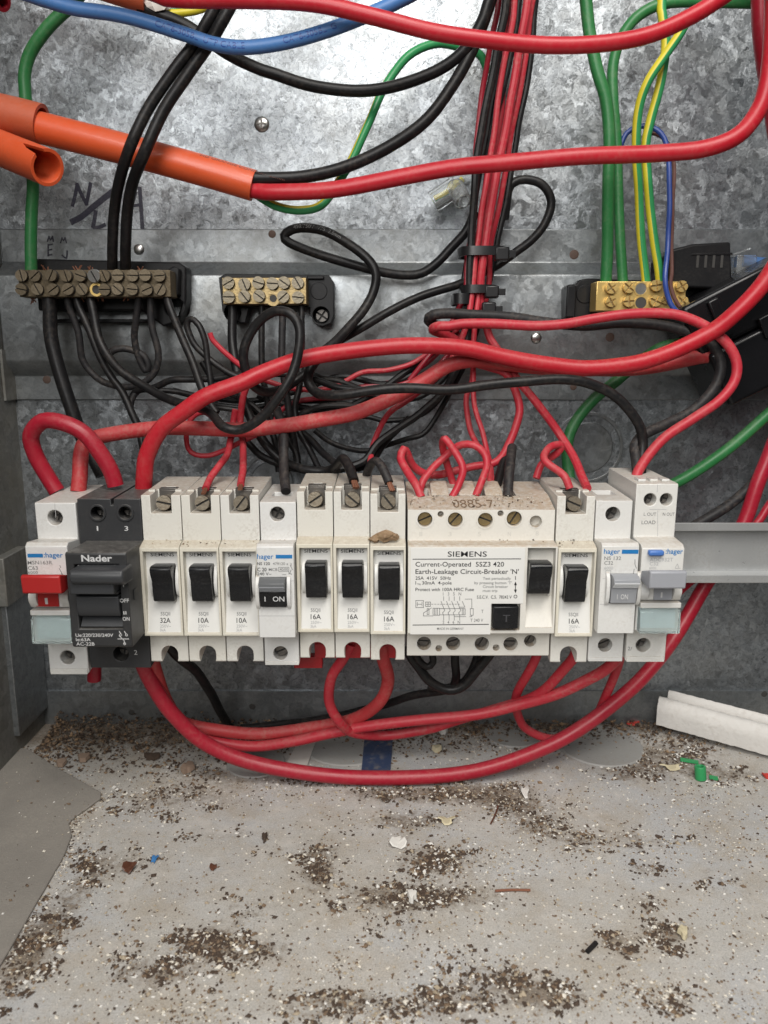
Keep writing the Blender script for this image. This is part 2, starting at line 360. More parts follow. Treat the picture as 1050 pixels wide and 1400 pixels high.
M['dirtbrass']=plain('dirty_brass',(0.13,0.10,0.06),0.6,metal=0.4,dirt=0.8,dirtcol=(0.06,0.048,0.034),bump=0.7,scale=160)
M['oldscrew']=plain('dull_screw_metal',(0.22,0.19,0.14),0.42,metal=0.8,dirt=0.6,dirtcol=(0.09,0.075,0.05),bump=0.3)
M['steel']=plain('screw_steel',(0.55,0.54,0.52),0.30,metal=1.0,dirt=0.35,dirtcol=(0.2,0.16,0.12),bump=0.15)
M['rustscrew']=plain('rusty_screw_metal',(0.25,0.215,0.165),0.45,metal=0.7,dirt=0.6,dirtcol=(0.15,0.09,0.05),bump=0.4)
M['dsteel']=plain('dark_screw_steel',(0.16,0.15,0.14),0.4,metal=0.8,dirt=0.4)
M['rust']=plain('rusty_rivet',(0.10,0.062,0.048),0.7,dirt=0.5,dirtcol=(0.05,0.03,0.025),bump=0.3)
M['alu']=plain('rail_metal',(0.66,0.67,0.67),0.30,metal=0.65,dirt=0.3,dirtcol=(0.40,0.37,0.31),var=0.08)
M['copper']=plain('copper',(0.30,0.13,0.08),0.5,metal=0.6,dirt=0.6,dirtcol=(0.10,0.06,0.04))
M['tie']=plain('black_tie_nylon',(0.012,0.012,0.013),0.30)
M['ink']=plain('black_print',(0.02,0.02,0.022),0.6)
M['gink']=plain('grey_print',(0.20,0.20,0.20),0.6)
M['pink']=plain('faint_print',(0.42,0.42,0.42),0.6)
M['wink']=plain('white_print',(0.62,0.62,0.62),0.6)
M['bink']=plain('blue_print',(0.012,0.17,0.44),0.5)
M['marker']=plain('marker_ink',(0.018,0.017,0.032),0.5,dirt=0.4,dirtcol=(0.2,0.2,0.22))
M['hole']=plain('painted_hole_shade',(0.05,0.048,0.045),0.8)  # near-black colour standing in for shade inside holes and slots
M['pvcw']=plain('chalky_white_pvc',(0.66,0.64,0.61),0.7,dirt=0.45,dirtcol=(0.34,0.30,0.25),bump=0.7,scale=60,fine=420)
M['plate']=plain('grey_plate',(0.26,0.24,0.215),0.75,dirt=0.6,dirtcol=(0.36,0.33,0.28),bump=0.6,scale=24,fine=1100,var=0.25)
M['tape']=plain('blue_tape',(0.035,0.055,0.12),0.6,dirt=0.75,dirtcol=(0.28,0.25,0.21),fine=260,scale=120)
M['paper']=plain('dirty_paper',(0.60,0.56,0.52),0.8,dirt=0.4,fine=300)
M['knock']=plain('knockout_metal',(0.33,0.325,0.31),0.6,dirt=0.5,dirtcol=(0.28,0.24,0.19),bump=0.3,fine=500)
def clear(name,col,rough=0.08,alpha=None):
    m,nt,b=mat(name); b.inputs['Base Color'].default_value=(*col,1); b.inputs['Transmission Weight'].default_value=0.9
    b.inputs['Roughness'].default_value=rough; b.inputs['IOR'].default_value=1.35; return m
M['window']=clear('tinted_clear_plastic',(0.86,0.945,0.95),0.10)
M['clear']=clear('clear_plastic',(0.92,0.94,0.94),0.12)
M['winback']=plain('label_card',(0.74,0.78,0.78),0.6,var=0.02)

# floor: dusty sheet metal with dried mud, colour only; grit is geometry
def floormat():
    m,nt,b=mat('dusty_floor'); L=nt.links.new
    geo=N(nt,'ShaderNodeNewGeometry'); pos=geo.outputs['Position']
    def no(s,d=6,r=0.65):
        n=N(nt,'ShaderNodeTexNoise',i_Scale=s,i_Detail=d,i_Roughness=r); L(pos,n.inputs['Vector']); return n.outputs['Fac']
    a=no(9); bb=no(34,8,0.72); c=no(420,5,0.8); d=no(1500,3,0.7)
    base=ramp(nt,a,[(0.33,(0.42,0.395,0.355)),(0.48,(0.47,0.455,0.43)),(0.58,(0.45,0.45,0.45)),(0.70,(0.48,0.465,0.44))])
    tan=ramp(nt,bb,[(0.44,g(0)),(0.66,g(0.65))]); v=mixc(nt,tan.outputs[0],base.outputs[0],(0.38,0.325,0.255,1))
    spk=ramp(nt,c,[(0.30,g(0.62)),(0.44,g(1)),(0.60,g(1)),(0.72,g(1.30))])
    mu=N(nt,'ShaderNodeMix',data_type='RGBA',blend_type='MULTIPLY'); mu.inputs[0].default_value=0.9; L(v,mu.inputs[6]); L(spk.outputs[0],mu.inputs[7])
    s2=ramp(nt,d,[(0.34,g(0.72)),(0.5,g(1)),(0.66,g(1.22))])
    m3=N(nt,'ShaderNodeMix',data_type='RGBA',blend_type='MULTIPLY'); m3.inputs[0].default_value=0.8; L(mu.outputs[2],m3.inputs[6]); L(s2.outputs[0],m3.inputs[7])
    at=N(nt,'ShaderNodeAttribute',attribute_name='mud'); hn=no(210,6,0.75)
    su=N(nt,'ShaderNodeMath',operation='ADD'); L(at.outputs['Fac'],su.inputs[0]); L(hn,su.inputs[1])
    mr=ramp(nt,su.outputs[0],[(0.66,g(0)),(0.86,g(0.8))]); hm=ramp(nt,no(700,3,0.7),[(0.35,(0.085,0.064,0.047)),(0.65,(0.24,0.185,0.13))])
    fin=mixc(nt,mr.outputs[0],m3.outputs[2],hm.outputs[0])
    pw=ramp(nt,no(60,7,0.75),[(0.52,g(0)),(0.70,g(0.7))]); fin=mixc(nt,pw.outputs[0],fin,(0.58,0.55,0.51,1))
    L(fin,b.inputs['Base Color']); b.inputs['Roughness'].default_value=0.72; b.inputs['Specular IOR Level'].default_value=0.35
    bp=N(nt,'ShaderNodeBump',i_Strength=0.35,i_Distance=0.0006); ad=N(nt,'ShaderNodeMath',operation='ADD'); L(c,ad.inputs[0]); L(bb,ad.inputs[1]); L(ad.outputs[0],bp.inputs['Height']); L(bp.outputs[0],b.inputs['Normal'])
    return m
M['floor']=floormat()
M['soil']=plain('dark_soil',(0.070,0.047,0.033),0.9,var=0.35,scale=300)
M['soil2']=plain('brown_soil',(0.18,0.122,0.078),0.9,var=0.3,scale=300)
M['chip']=plain('shell_chip',(0.70,0.655,0.57),0.7,var=0.2,scale=300)
M['tan']=plain('tan_grit',(0.40,0.33,0.24),0.85,var=0.25,scale=300)
# ================================================================== the cabinet
XL, XR = -214.0, 300.0
def structure(name, mb, m, label, parent=None, **kw):
    o=obj(name,mb,m,parent,**kw)
    if parent is None: tag(o,label,None,None,'structure')
    return o
wall=structure('back_wall',MB().box(XL-6,XR,0,3,-3,470),M['galv'],'galvanised sheet back wall with crystal pattern of the open meter box')
side=structure('side_wall',MB().box(XL-3,XL,-540,0,0,470),M['galv3'],'dull galvanised side wall at the far left of the box')  # front part is out of view, lengthened to block light from the left
PATCH=[(435,1180,26,26,5),(445,1200,18,12,2),(605,1180,42,20,6),(560,1172,20,12,2),(540,1225,70,16,5),(630,1228,60,14,3),(545,1260,40,30,2),(285,1292,42,24,7),(215,1335,55,16,4),(360,1300,40,18,3),(180,1310,30,20,2),(340,1250,36,14,2),
 (560,1122,60,12,4),(640,1085,80,14,5),(530,1085,60,10,4),(420,1070,70,8,2),(700,1100,40,20,3),(740,1125,40,22,3),(800,1150,40,14,3),(860,1140,25,16,2),(900,1155,40,14,2),(890,1190,30,14,2),(975,1210,30,10,2),(885,1240,20,14,3),(910,1275,34,14,5),(835,1285,20,12,4),(865,1300,30,14,2),
 (740,1360,50,22,5),(660,1340,60,26,3),(920,1370,40,18,3),(460,1375,80,20,4),(600,1370,60,18,3),(300,1060,70,14,3),(250,1090,80,14,3),(180,1110,30,14,2),(120,1200,24,40,3),(60,1270,30,40,4),(30,1320,30,40,4),(170,1180,40,20,2),(300,1140,60,8,1.5),(370,1170,30,12,1.5),(330,1230,30,10,1),(900,1040,70,18,5),(860,1060,40,10,3),(1000,1060,50,10,3),(960,1020,60,10,2),(1010,1120,30,6,1)]
def floor_grid():
    nx,ny=230,190; xs=np.linspace(XL-6,XR,nx); ys=np.linspace(-420,0,ny); X,Y=np.meshgrid(xs,ys)
    # patches measured on the floor plane
    mud=np.zeros_like(X)
    for a,b,sx,sy,wt in PATCH:
        c=PZ(a,b,0); e=PZ(a+sx,b,0); f=PZ(a,b-sy,0); rx=abs(e.x-c.x); ry=abs(f.y-c.y)
        mud+=min(1,wt/5.0)*0.36*np.exp(-(((X-c.x)/rx)**2+((Y-c.y)/ry)**2)*0.9)
    mud+=np.where(X<-60,0.5,0.34)*np.exp(-((Y+2)/np.where(X<-100,28.0,13.0))**2)
    mb=MB(); mb.v=[(x,y,0.0) for x,y in zip(X.ravel(),Y.ravel())]
    mb.f=[(j*nx+i,j*nx+i+1,(j+1)*nx+i+1,(j+1)*nx+i) for j in range(ny-1) for i in range(nx-1)]; mb.m=[0]*len(mb.f)
    return mb,np.clip(mud+0.05,0,0.6).ravel()
_fm,_mud=floor_grid()
floor=structure('cabinet_floor',_fm,M['floor'],'dusty grey floor of the box littered with grit',recalc=False)
_at=floor.data.attributes.new('mud','FLOAT','POINT'); _at.data.foreach_set('value',_mud.astype(np.float32))
obj('floor_upstand',MB().box(XL,XR,-1.3,-0.02,0,pz(945,-1.3)),M['galv2'],floor)
ch=thing('mounting_channel','horizontal pressed metal channel across the back wall behind terminal bars','channel',(0,-5,200))
zc=[(1,297),(-1.2,297),(-1.2,279),(-9.6,271.8),(-10,270),(-10,226),(-9.6,224.4),(-1.2,217),(-1.2,pz(547,-1.2)),(1,pz(547,-1.2))]
obj('channel_sheet',MB().px(zc,XL+0.5,XR),M['galv2'],ch,bevel=0.6)
def rivet_at(px,py,Y,r,m,h=0.7,name='rivet',parent=None):
    p=P(px,py,Y); return obj(name,MB().dome((p.x,p.y+0.05,p.z),r,h),m,parent)
for px_,py_ in ((190,341),): rivet_at(px_,py_,-1.2,3.1,M['steel'],1.2,parent=ch)
rivet_at(733,462,-10,3.2,M['steel'],1.3,parent=ch)
for px_,py_,r in ((785,348,2.7),(806,369,2.1),(457,507,2.6),(64,519,2.4),(834,461,2.6),(372,320,2.2)):
    rivet_at(px_,py_,-10 if 375<py_<495 else -1.2,r,M['rust'],0.4,parent=ch)
rivet_at(784,529,-1.2,2.0,M['rust'],0.4,parent=ch)
# cross-head screw in the wall, top
sc_=thing('wall_screw','round cross-head screw in the bare wall above the long orange conduit','screw',P(358,170,0))
p=P(358,170,0); obj('head',MB().dome((p.x,0.05,p.z),4.2,1.6,n=20),M['steel'],sc_)
obj('cross_slot',MB().box(p.x-2.4,p.x+2.4,-1.75,-1.2,p.z-0.45,p.z+0.45).box(p.x-0.45,p.x+0.45,-1.8,-1.2,p.z-2.4,p.z+2.4),M['dsteel'],sc_)
for px_,py_ in ((180,974),(345,966),(1045,949)): rivet_at(px_,py_,-1.3,2.1,M['hole'],0.25,'upstand_hole_shade',floor)  # dark domes put in place of the shade in open screw holes
# pressed knockout rings in the wall
def knock_ring(px,py,r,label):
    p=P(px,py,0); t=thing('pressed_knockout',label,'knockout',p)
    obj('outer_ring',MB().ring((p.x,0.05,p.z),(p.x,-0.7,p.z),r,r-2.0,40),M['galv2'],t,bevel=0.3)
    obj('disc',MB().cyl((p.x,0.05,p.z),(p.x,-0.9,p.z),r*0.72,r*0.68,36),M['galv2'],t)
knock_ring(803,612,21,'round pressed knockout in the wall behind the dark green cable')
knock_ring(372,660,18,'half hidden pressed knockout behind the small white breaker')
# left return column and bracket of the box
col=thing('frame_column','grey folded metal frame post at the left edge of the box','post',(-236,-20,0))
obj('post',MB().box(-260,-211,-40,-0.5,12,91),M['galv2'],col,bevel=0.5)
br=thing('frame_bracket','dark folded metal bracket above the left frame post','bracket',(-236,-20,91))
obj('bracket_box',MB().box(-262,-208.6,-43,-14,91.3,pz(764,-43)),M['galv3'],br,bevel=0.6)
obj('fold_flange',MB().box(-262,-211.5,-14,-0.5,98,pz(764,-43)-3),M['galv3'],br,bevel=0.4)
# channel end return at left
obj('channel_end_tab',MB().box(XL+0.2,XL+1.6,-14,-1.3,pz(546,-1),pz(478,-1)),M['galv3'],ch)
# marker writing
def strokes(name,label,Y,data,parent):
    mb=MB()
    for pts,w in data:
        q=spline([P(a,b,Y) for a,b in pts],1.5)
        for i in range(len(q)-1):
            a,b=q[i],q[i+1]; d=(b-a).normalized(); n=Vector((-d.z,0,d.x))*w/2; e=d*0.25
            yy=Y-0.12-0.002*(len(mb.f)%40)
            mb.add([(c.x,yy,c.z) for c in (a-n-e,b-n+e,b+n+e,a+n-e)],[(0,1,2,3)])
    o=obj(name,mb,M['marker'],parent,recalc=False); o['label']=label
strokes('marker_writing','black marker letters and arrow scrawled on wall',0,[
  ([(99,282),(103,266),(106,251)],2.0),([(105,251),(111,265),(119,280)],2.0),([(118,280),(121,266),(124,250)],2.0),
  ([(97,304),(112,296),(130,281),(150,265),(160,257)],3.2),([(131,288),(129,302),(127,311)],2.2),([(127,311),(135,311),(144,307)],2.0),
  ([(191,256),(193,285),(195,315)],2.2),([(186,262),(180,280),(172,300)],1.8),([(178,282),(192,280)],1.6)],wall)
strokes('marker_letters','small black marker letters above left terminal bar',-1.2,[
  ([(65,330),(67,323)],0.8),([(67,323),(69,328),(72,323)],0.8),([(72,323),(73,330)],0.8),
  ([(66,334),(66,350)],0.9),([(66,335),(72,334)],0.8),([(66,342),(71,341)],0.8),([(66,349),(71,348)],0.8),
  ([(83,332),(85,325)],0.7),([(85,325),(87,329),(89,325)],0.7),([(89,325),(91,332)],0.7),
  ([(85,349),(91,353),(92,343)],0.9)],ch)

# DIN rail
yr=-58.0
rail=thing('din_rail','bare metal mounting rail running out of frame right of the breakers','rail',(0,yr+8,100))
z1=pz(715,yr); z0=pz(797,yr); s=z1-z0
prof=[(yr,z1),(yr,z1-s*0.13),(yr+6.5,z1-s*0.15),(yr+6.5,z0+s*0.15),(yr,z0+s*0.13),(yr,z0),(yr+1.3,z0),(yr+1.3,z0+s*0.11),(yr+8,z0+s*0.12),(yr+8,z1-s*0.12),(yr+1.3,z1-s*0.11),(yr+1.3,z1)]
obj('rail_profile',MB().px(prof,-170,XR-5),M['alu'],rail,bevel=0.3)
for x in (-150,120,260): obj('stand_off',MB().box(x-8,x+8,yr+8.1,-0.2,z0+s*0.3,z0+s*0.7),M['galv2'],rail)

# ================================================================== screws
def slot_screw(name,r,h,m,sw=0.26,dome=0.0):
    mb=MB(); n=10; w=r*sw/1.0*0.5
    mb.cyl((0,0,0),(0,-h*0.55,0),r,r,20,1)
    for sgn in (1,-1):
        a0=math.asin(w/r); pr=[(r*math.cos(a0+(math.pi-2*a0)*i/n),sgn*r*math.sin(a0+(math.pi-2*a0)*i/n)) for i in range(n+1)]
        mb.py(pr,-h*0.5,-h)
    me=tomesh(name,mb); finish(me,[m,M['hole']]); return me  # slot floor is coloured dark in place of shade
def cross_screw(name,r,h,m):
    mb=MB().cyl((0,0,0),(0,-h*0.5,0),r,r,18,1); w=r*0.16
    for k in range(4):
        a=math.pi/2*k; ca,sa=math.cos(a),math.sin(a)
        pr=[(w,w)]+[(r*0.96*math.cos(t),r*0.96*math.sin(t)) for t in [math.asin(w/r)+(math.pi/2-2*math.asin(w/r))*i/5 for i in range(6)]]
        mb.py([(x*ca-z*sa,x*sa+z*ca) for x,z in pr],-h*0.45,-h)
    me=tomesh(name,mb); finish(me,[m,M['oldbrass'] if m is M['brass'] else M['hole']]); return me  # cross recess floor gets a darker colour for its shade
M['dirtscrew']=plain('dirty_screw_metal',(0.145,0.115,0.075),0.5,metal=0.5,dirt=0.6,dirtcol=(0.10,0.082,0.058),bump=0.4,scale=160)
SCR={'steel':slot_screw('screw_steel',3.3,2.4,M['rustscrew']),'brass':slot_screw('screw_brass',3.0,1.8,M['oldbrass']),
     'dark':slot_screw('screw_dark',2.6,1.8,M['dsteel']),'old':slot_screw('screw_old',3.1,2.6,M['oldscrew'],0.20),
     'dirty':slot_screw('screw_dirty',2.95,2.8,M['dirtscrew'],0.20),'new':slot_screw('screw_new',3.3,3.2,M['steel'],0.20),
     'cross':cross_screw('screw_cross',2.9,2.6,M['brass']),'cdark':cross_screw('screw_cross_dark',3.0,1.6,M['dsteel'])}

# ================================================================== breakers
def arc(cx,cz,r,a0,a1,n=8): return [(cx+r*math.cos(a0+(a1-a0)*i/n),cz+r*math.sin(a0+(a1-a0)*i/n)) for i in range(n+1)]
YS=-103.0
def siemens(x0,x1,rating,label,tp,screw_rot,ty,lx,cut_left=False,hasbus=False):
    """narrow ivory breaker; tp = pixel centre x of toggle, ty = dy of this unit, lx = text left px"""
    YF=-110.0; xc=(x0+x1)/2; zt,zfb,zb=pz(677+ty,YS),pz(870+ty,YF),pz(905+ty,YS)
    zs,zft=pz(738+ty,YS),pz(748+ty,YF); yrear=-60
    t=thing('circuit_breaker',label,'breaker',(xc,-85,zb),'narrow ivory circuit breakers on the rail')
    g_=0.12
    prof=[(yrear,zb+6),(YS+0.6,zb),(YS,zb+0.6),(YS,zt),(yrear,zt+2.0)]
    nw=4.8; zn=pz(702+ty,YS)
    cut=[MB().box(xc-nw,xc+nw,YS-1,-90,zn,zt+5),
         MB().box(xc-2.2,xc+2.2,-92,-84,zn+3,zt+6)]
    cz=zb+4.2; rr=4.0
    uo=arc(xc,cz,rr,0,math.pi,10)+[(xc-rr,zb+1.6),(xc-rr+1.1,zb-2),(xc+rr-1.1,zb-2),(xc+rr,zb+1.6)]
    cut.append(MB().py(uo,YS-1,-76))
    obj('body',MB().px(prof,x0+g_,x1-g_),M['ivory'],t,cut=cut,bevel=0.3)
    # front frame with hollow
    fr=MB().px([(YF+1.2,zfb),(YF,zfb+0.2),(YF,zft-0.4),(YF+1.2,zft+0.2),(YS-0.05,zs),(YS-0.05,zfb)],x0+0.05,x1-0.05)
    hub=(zft+zfb)/2+3.2
    def surf(z):
        if z>hub-4: return -106.0
        return -106.0-3.3*min(1,(hub-4-z)/(hub-4-zfb-1.6))
    hc=[(YF-2,zft-2.0),(-105.6,zft-2.6),(-106,zft-4),(-106,hub-4),(-109.3,zfb+1.6),(YF-2,zfb+1.5)]
    obj('front_frame',fr,[M['cream']],t,cut=[MB().px(hc,x0+1.5,x1-1.0)],bevel=0.25)
    # floor of the hollow, white
    obj('front_panel',MB().px([(-106.05,zft-2.7),(-106.05,hub-4),(-109.33,zfb+1.7),(-108.9,zfb+1.5),(-105.6,hub-4.4),(-105.6,zft-2.7)],x0+1.55,x1-1.05),M['panelw'],t)
    tx=(pxx(tp,800,-113)); hz=pz(800+ty,-113)
    # hub cheeks and toggle
    for sx in (-1,1):
        pr=[(-106.2,hz-7.5)]+[(-106.2-4.0*math.sin(math.pi*i/8),hz-7.5*math.cos(math.pi*i/8)) for i in range(1,8)]+[(-106.2,hz+7.5)]
        xa=tx+sx*5.15; xb=tx+sx*6.6
        obj('hub_cheek',MB().px(pr,min(xa,xb),max(xa,xb)),M['panelw'],t)
    top=pz(777+ty,-117); bot=pz(824+ty,-113); mid=pz(796+ty,-115)
    pr=[(-106.3,top-0.5),(-112,top+0.1),(-114.9,top),(-115.8,top-1.2),(-115.3,top-3.6),(-113.4,mid),(-113.3,mid-2),(-113.1,(mid+bot)/2),(-112.3,bot+0.8),(-111.4,bot),(-106.3,bot)]
    obj('toggle',MB().px(pr,tx-4.75,tx+4.75),M['toggle'],t,bevel=0.4)
    # terminal
    cl=obj('clamp_plate',MB().box(xc-3.7,xc+3.7,-91.6,-90.3,zn+0.5,zt+0.3).box(xc-4.2,xc+4.2,-90.2,-86,zt-1.6,zt+1.0),M['dsteel'],t,bevel=0.2)
    obj('terminal_block',MB().cyl((xc,-90.5,zn+3.3),(xc,-97,zn+3.9),3.4,3.4,18),M['rustscrew'],t)
    inst('terminal_screw',SCR['steel'],t,(xc,-96.6,zn+3.9),(math.radians(-8),screw_rot,0),1.05)
    for sx in (-1,1): obj('clip_tab',MB().box(xc+sx*6.2-1.5,xc+sx*6.2+1.5,-95,-93.2,zt+0.3,zt+1.2),M['ivory'],t)
    # print
    T('SIEMENS',tp-16,tp+16,760.5+ty,4.8,-106.05,M['ink'],t,0.006)
    for s_,x_,w_,yb,cp,mm in (('5SQII',0,13,842,4.6,'gink'),(rating,0,14,851.5,6.6,'ink'),('250V~',0,15,857.5,4.0,'pink'),('3kA',0,8,862.5,3.8,'pink'),('V 85014',0,18,868,3.8,'gink')):
        T(s_,lx+x_,lx+x_+w_,yb+ty-1.0,cp,-107.6,M[mm],t,0.008,lambda z: surf(z)-0.06)
    if hasbus:
        obj('busbar_tooth',MB().box(xc-3.6,xc+3.6,-86,-80,zb+1,zb+9),M['busred'],t)
    return t
siemens(-111.8,-93.6,'32A','ivory breaker rated 32A beside the black main switch',222,0.2,0,220)
siemens(-93.4,-75.6,'10A','middle ivory 10A breaker of left group with red wire angled into it',275,-0.5,0,272)
siemens(-75.4,-57.6,'10A','ivory 10A breaker directly left of the small blue-banded breaker',327.5,-0.9,0,324)
siemens(-40.2,-23.5,'16A','ivory 16A breaker with empty top terminal right of the blue-banded breaker',432,-0.6,-5,425,hasbus=True)
siemens(-23.3,-6.6,'16A','middle ivory 16A breaker with red busbar wire below',482,0.7,-5,475.5,hasbus=True)
siemens(-6.4,10.0,'16A','ivory 16A breaker with dried leaf lump on its step',532,0.9,-2,525,hasbus=True)
siemens(79.6,97.3,'16A','ivory 16A breaker right of the wide earth leakage unit',787.5,0.4,1,777)

def hole_cut(px,py,rpx,Y,depth):
    p=P(px,py,Y); r=rpx*mmpx(py,Y); return MB().cyl((p.x,Y-1,p.z),(p.x,Y+depth,p.z),r,r,24),p,r

# ---- small white breaker with blue band (between the ivory groups)
def hager_old(x0,x1,label,key,dx=0):
    YF=-116.0; yrear=-60
    if key=='a': ztop,zs,zft,zfb,zb=pz(686,YS),pz(738,YS),pz(748,YF),pz(872,YF),pz(908,YS)
    else: ztop,zs,zft,zfb,zb=pz(684,YS),pz(736,YS),pz(747,YF),pz(866,YF),pz(903,YS)
    xc=(x0+x1)/2
    t=thing('circuit_breaker',label,'breaker',(xc,-85,zb))
    prof=[(yrear,zb+5),(YS,zb),(YS,zfb),(YF,zfb),(YF,zft),(YF+1.5,zft+1.4),(YS,zs),(YS,ztop-0.3),(YS+0.8,ztop),(yrear,ztop+1.2)]
    hp=(379,703) if key=='a' else (838,703); bp=(383.5,893) if key=='a' else (827.5,882)
    c1,p1,r1=hole_cut(*hp,10.2,YS,9); c2,p2,r2=hole_cut(*bp,9.8,YS,8)
    wx=pxx(389,668,-84) if key=='a' else pxx(801,664,-84)+3
    c3=MB().box(xc-4.6,xc+4.6,-90,-80,ztop-5,ztop+4)
    tp=(374,808) if key=='a' else (851,803); tx=pxx(tp[0],tp[1],YF); tz=pz(tp[1],YF); 
    c4=MB().box(tx-6.0,tx+6.0,YF-1,YF+4,tz-7.6,tz+6.4)
    obj('body',MB().px(prof,x0+0.12,x1-0.12),M['white'],t,cut=[c1,c2,c3,c4],bevel=0.35)
    inst('terminal_screw',SCR['cdark'],t,(p1.x,YS+7,p1.z),(0,0.5,0),1.05)
    inst('terminal_screw',SCR['dark'],t,(p2.x,YS+6,p2.z),(0,-0.4,0),1.1)
    # raised cheeks beside the rocker
    for sx in (-1,1):
        pr=[(YF+0.5,tz-8.6)]+[(YF+0.5-3.2*math.sin(math.pi*i/8),tz-0.6-8*math.cos(math.pi*i/8)) for i in range(0,9)]+[(YF+0.5,tz+7.4)]
        xa=tx+sx*6.2; xb=tx+sx*7.9
        obj('rocker_cheek',MB().px(pr,min(xa,xb),max(xa,xb)),M['white'],t,bevel=0.2)
    km=M['dgrey'] if key=='a' else M['mgrey']
    km2=M['toggle'] if key=='a' else M['mgrey']
    pr=[(YF+3,tz-6.8),(YF-2.2,tz-6.8),(YF-3.0,tz-1),(YF-3.1,tz+0.4),(YF+3,tz+0.4)]
    obj('rocker_face',MB().px(pr,tx-5.8,tx+5.8),km2,t,bevel=0.25)
    gp=obj('rocker_grip',MB().px([(YF+3,tz+0.5),(YF-3.4,tz+0.5),(YF-6.4,tz+3.6),(YF-6.2,tz+5.2),(YF-4,tz+6.4),(YF+3,tz+6.4)],tx-5.8,tx+5.8),km,t,bevel=0.2)
    rb=MB()
    for k in range(5):
        q=k/4.0; yy=YF-3.8-2.4*q; z=tz+1.2+2.4*q
        rb.box(tx-5.6,tx+5.6,yy-0.45,yy+0.2,z-0.18,z+0.18)
    obj('grip_ribs',rb,M['mgrey'] if key=='a' else M['lgrey'],gp)
    Yt=YF-2.95
    if key=='a':
        T('I   ON',362,389,822,7,Yt,M['wink'],t,lift=0.35)
        T('hager',351.5,374,764,7,YF,M['bink'],t,0.012); R(377,399.5,758.5,763.5,YF,M['bink'],t)
        T('NS 120',351.5,369,772.5,4,YF,M['ink'],t,0.015); T('479120 a',373,394,772.5,3.8,YF,M['gink'],t)
        T('C 20',352,364.5,781,5,YF,M['ink'],t,0.015); T('MCB',367.5,379.5,780.5,4,YF,M['gink'],t)
        T('4500',382.5,394,780,3.6,YF,M['gink'],t); lines([(381,775.5,395,775.5),(395,775.5,395,785),(395,781,381,781),(381,781,381,775.5),(386,785.5,391,785.5)],YF,0.22,M['gink'],t)
        T('240 V~',352,371,786.5,4,YF,M['ink'],t)
        lines([(398,770,398,773),(397,773,400,779),(398,779,396,784),(396,784,399,785)],YF,0.3,M['gink'],t)
        lines([(352,794,402,794),(352,842,403,842)],YF,0.2,M['pink'],t)
    else:
        T('I  ON',843,858,819,7,Yt,M['wink'],t,lift=0.35)
        T('hager',825.5,847.5,757,7,YF,M['bink'],t,0.012); R(850,873,751.5,757,YF,M['bink'],t)
        T('NS 132',826,849,765.5,5,YF,M['gink'],t); T('C32',826,838,772,5,YF,M['gink'],t)
        T('6000',826,838,778.5,4,YF,M['pink'],t); lines([(828,780,835,780),(835,780,835,785),(835,785,828,785),(828,785,828,780)],YF,0.2,M['pink'],t)
        lines([(868,765,868,771),(868,771,870,777),(867,778,866,784),(866,784,869,786)],YF,0.3,M['gink'],t)
        lines([(824,791,873,791)],YF,0.2,M['pink'],t); lines([(820,826,872,826)],YF,0.2,M['pink'],t)
    # terminal foot groove
    a=pz(900 if key=='a' else 897,YS)
    obj('foot_ledge',MB().box(x0+0.3,x1-0.3,YS-0.5,YS+2,zb-0.3,zb+1.5),M['white'],t,bevel=0.2)
    return t
hager_old(-57.3,-40.5,'small white breaker with blue band and black I ON rocker','a')
hager_old(97.6,114.5,'white breaker with blue band and grey ribbed rocker','b')

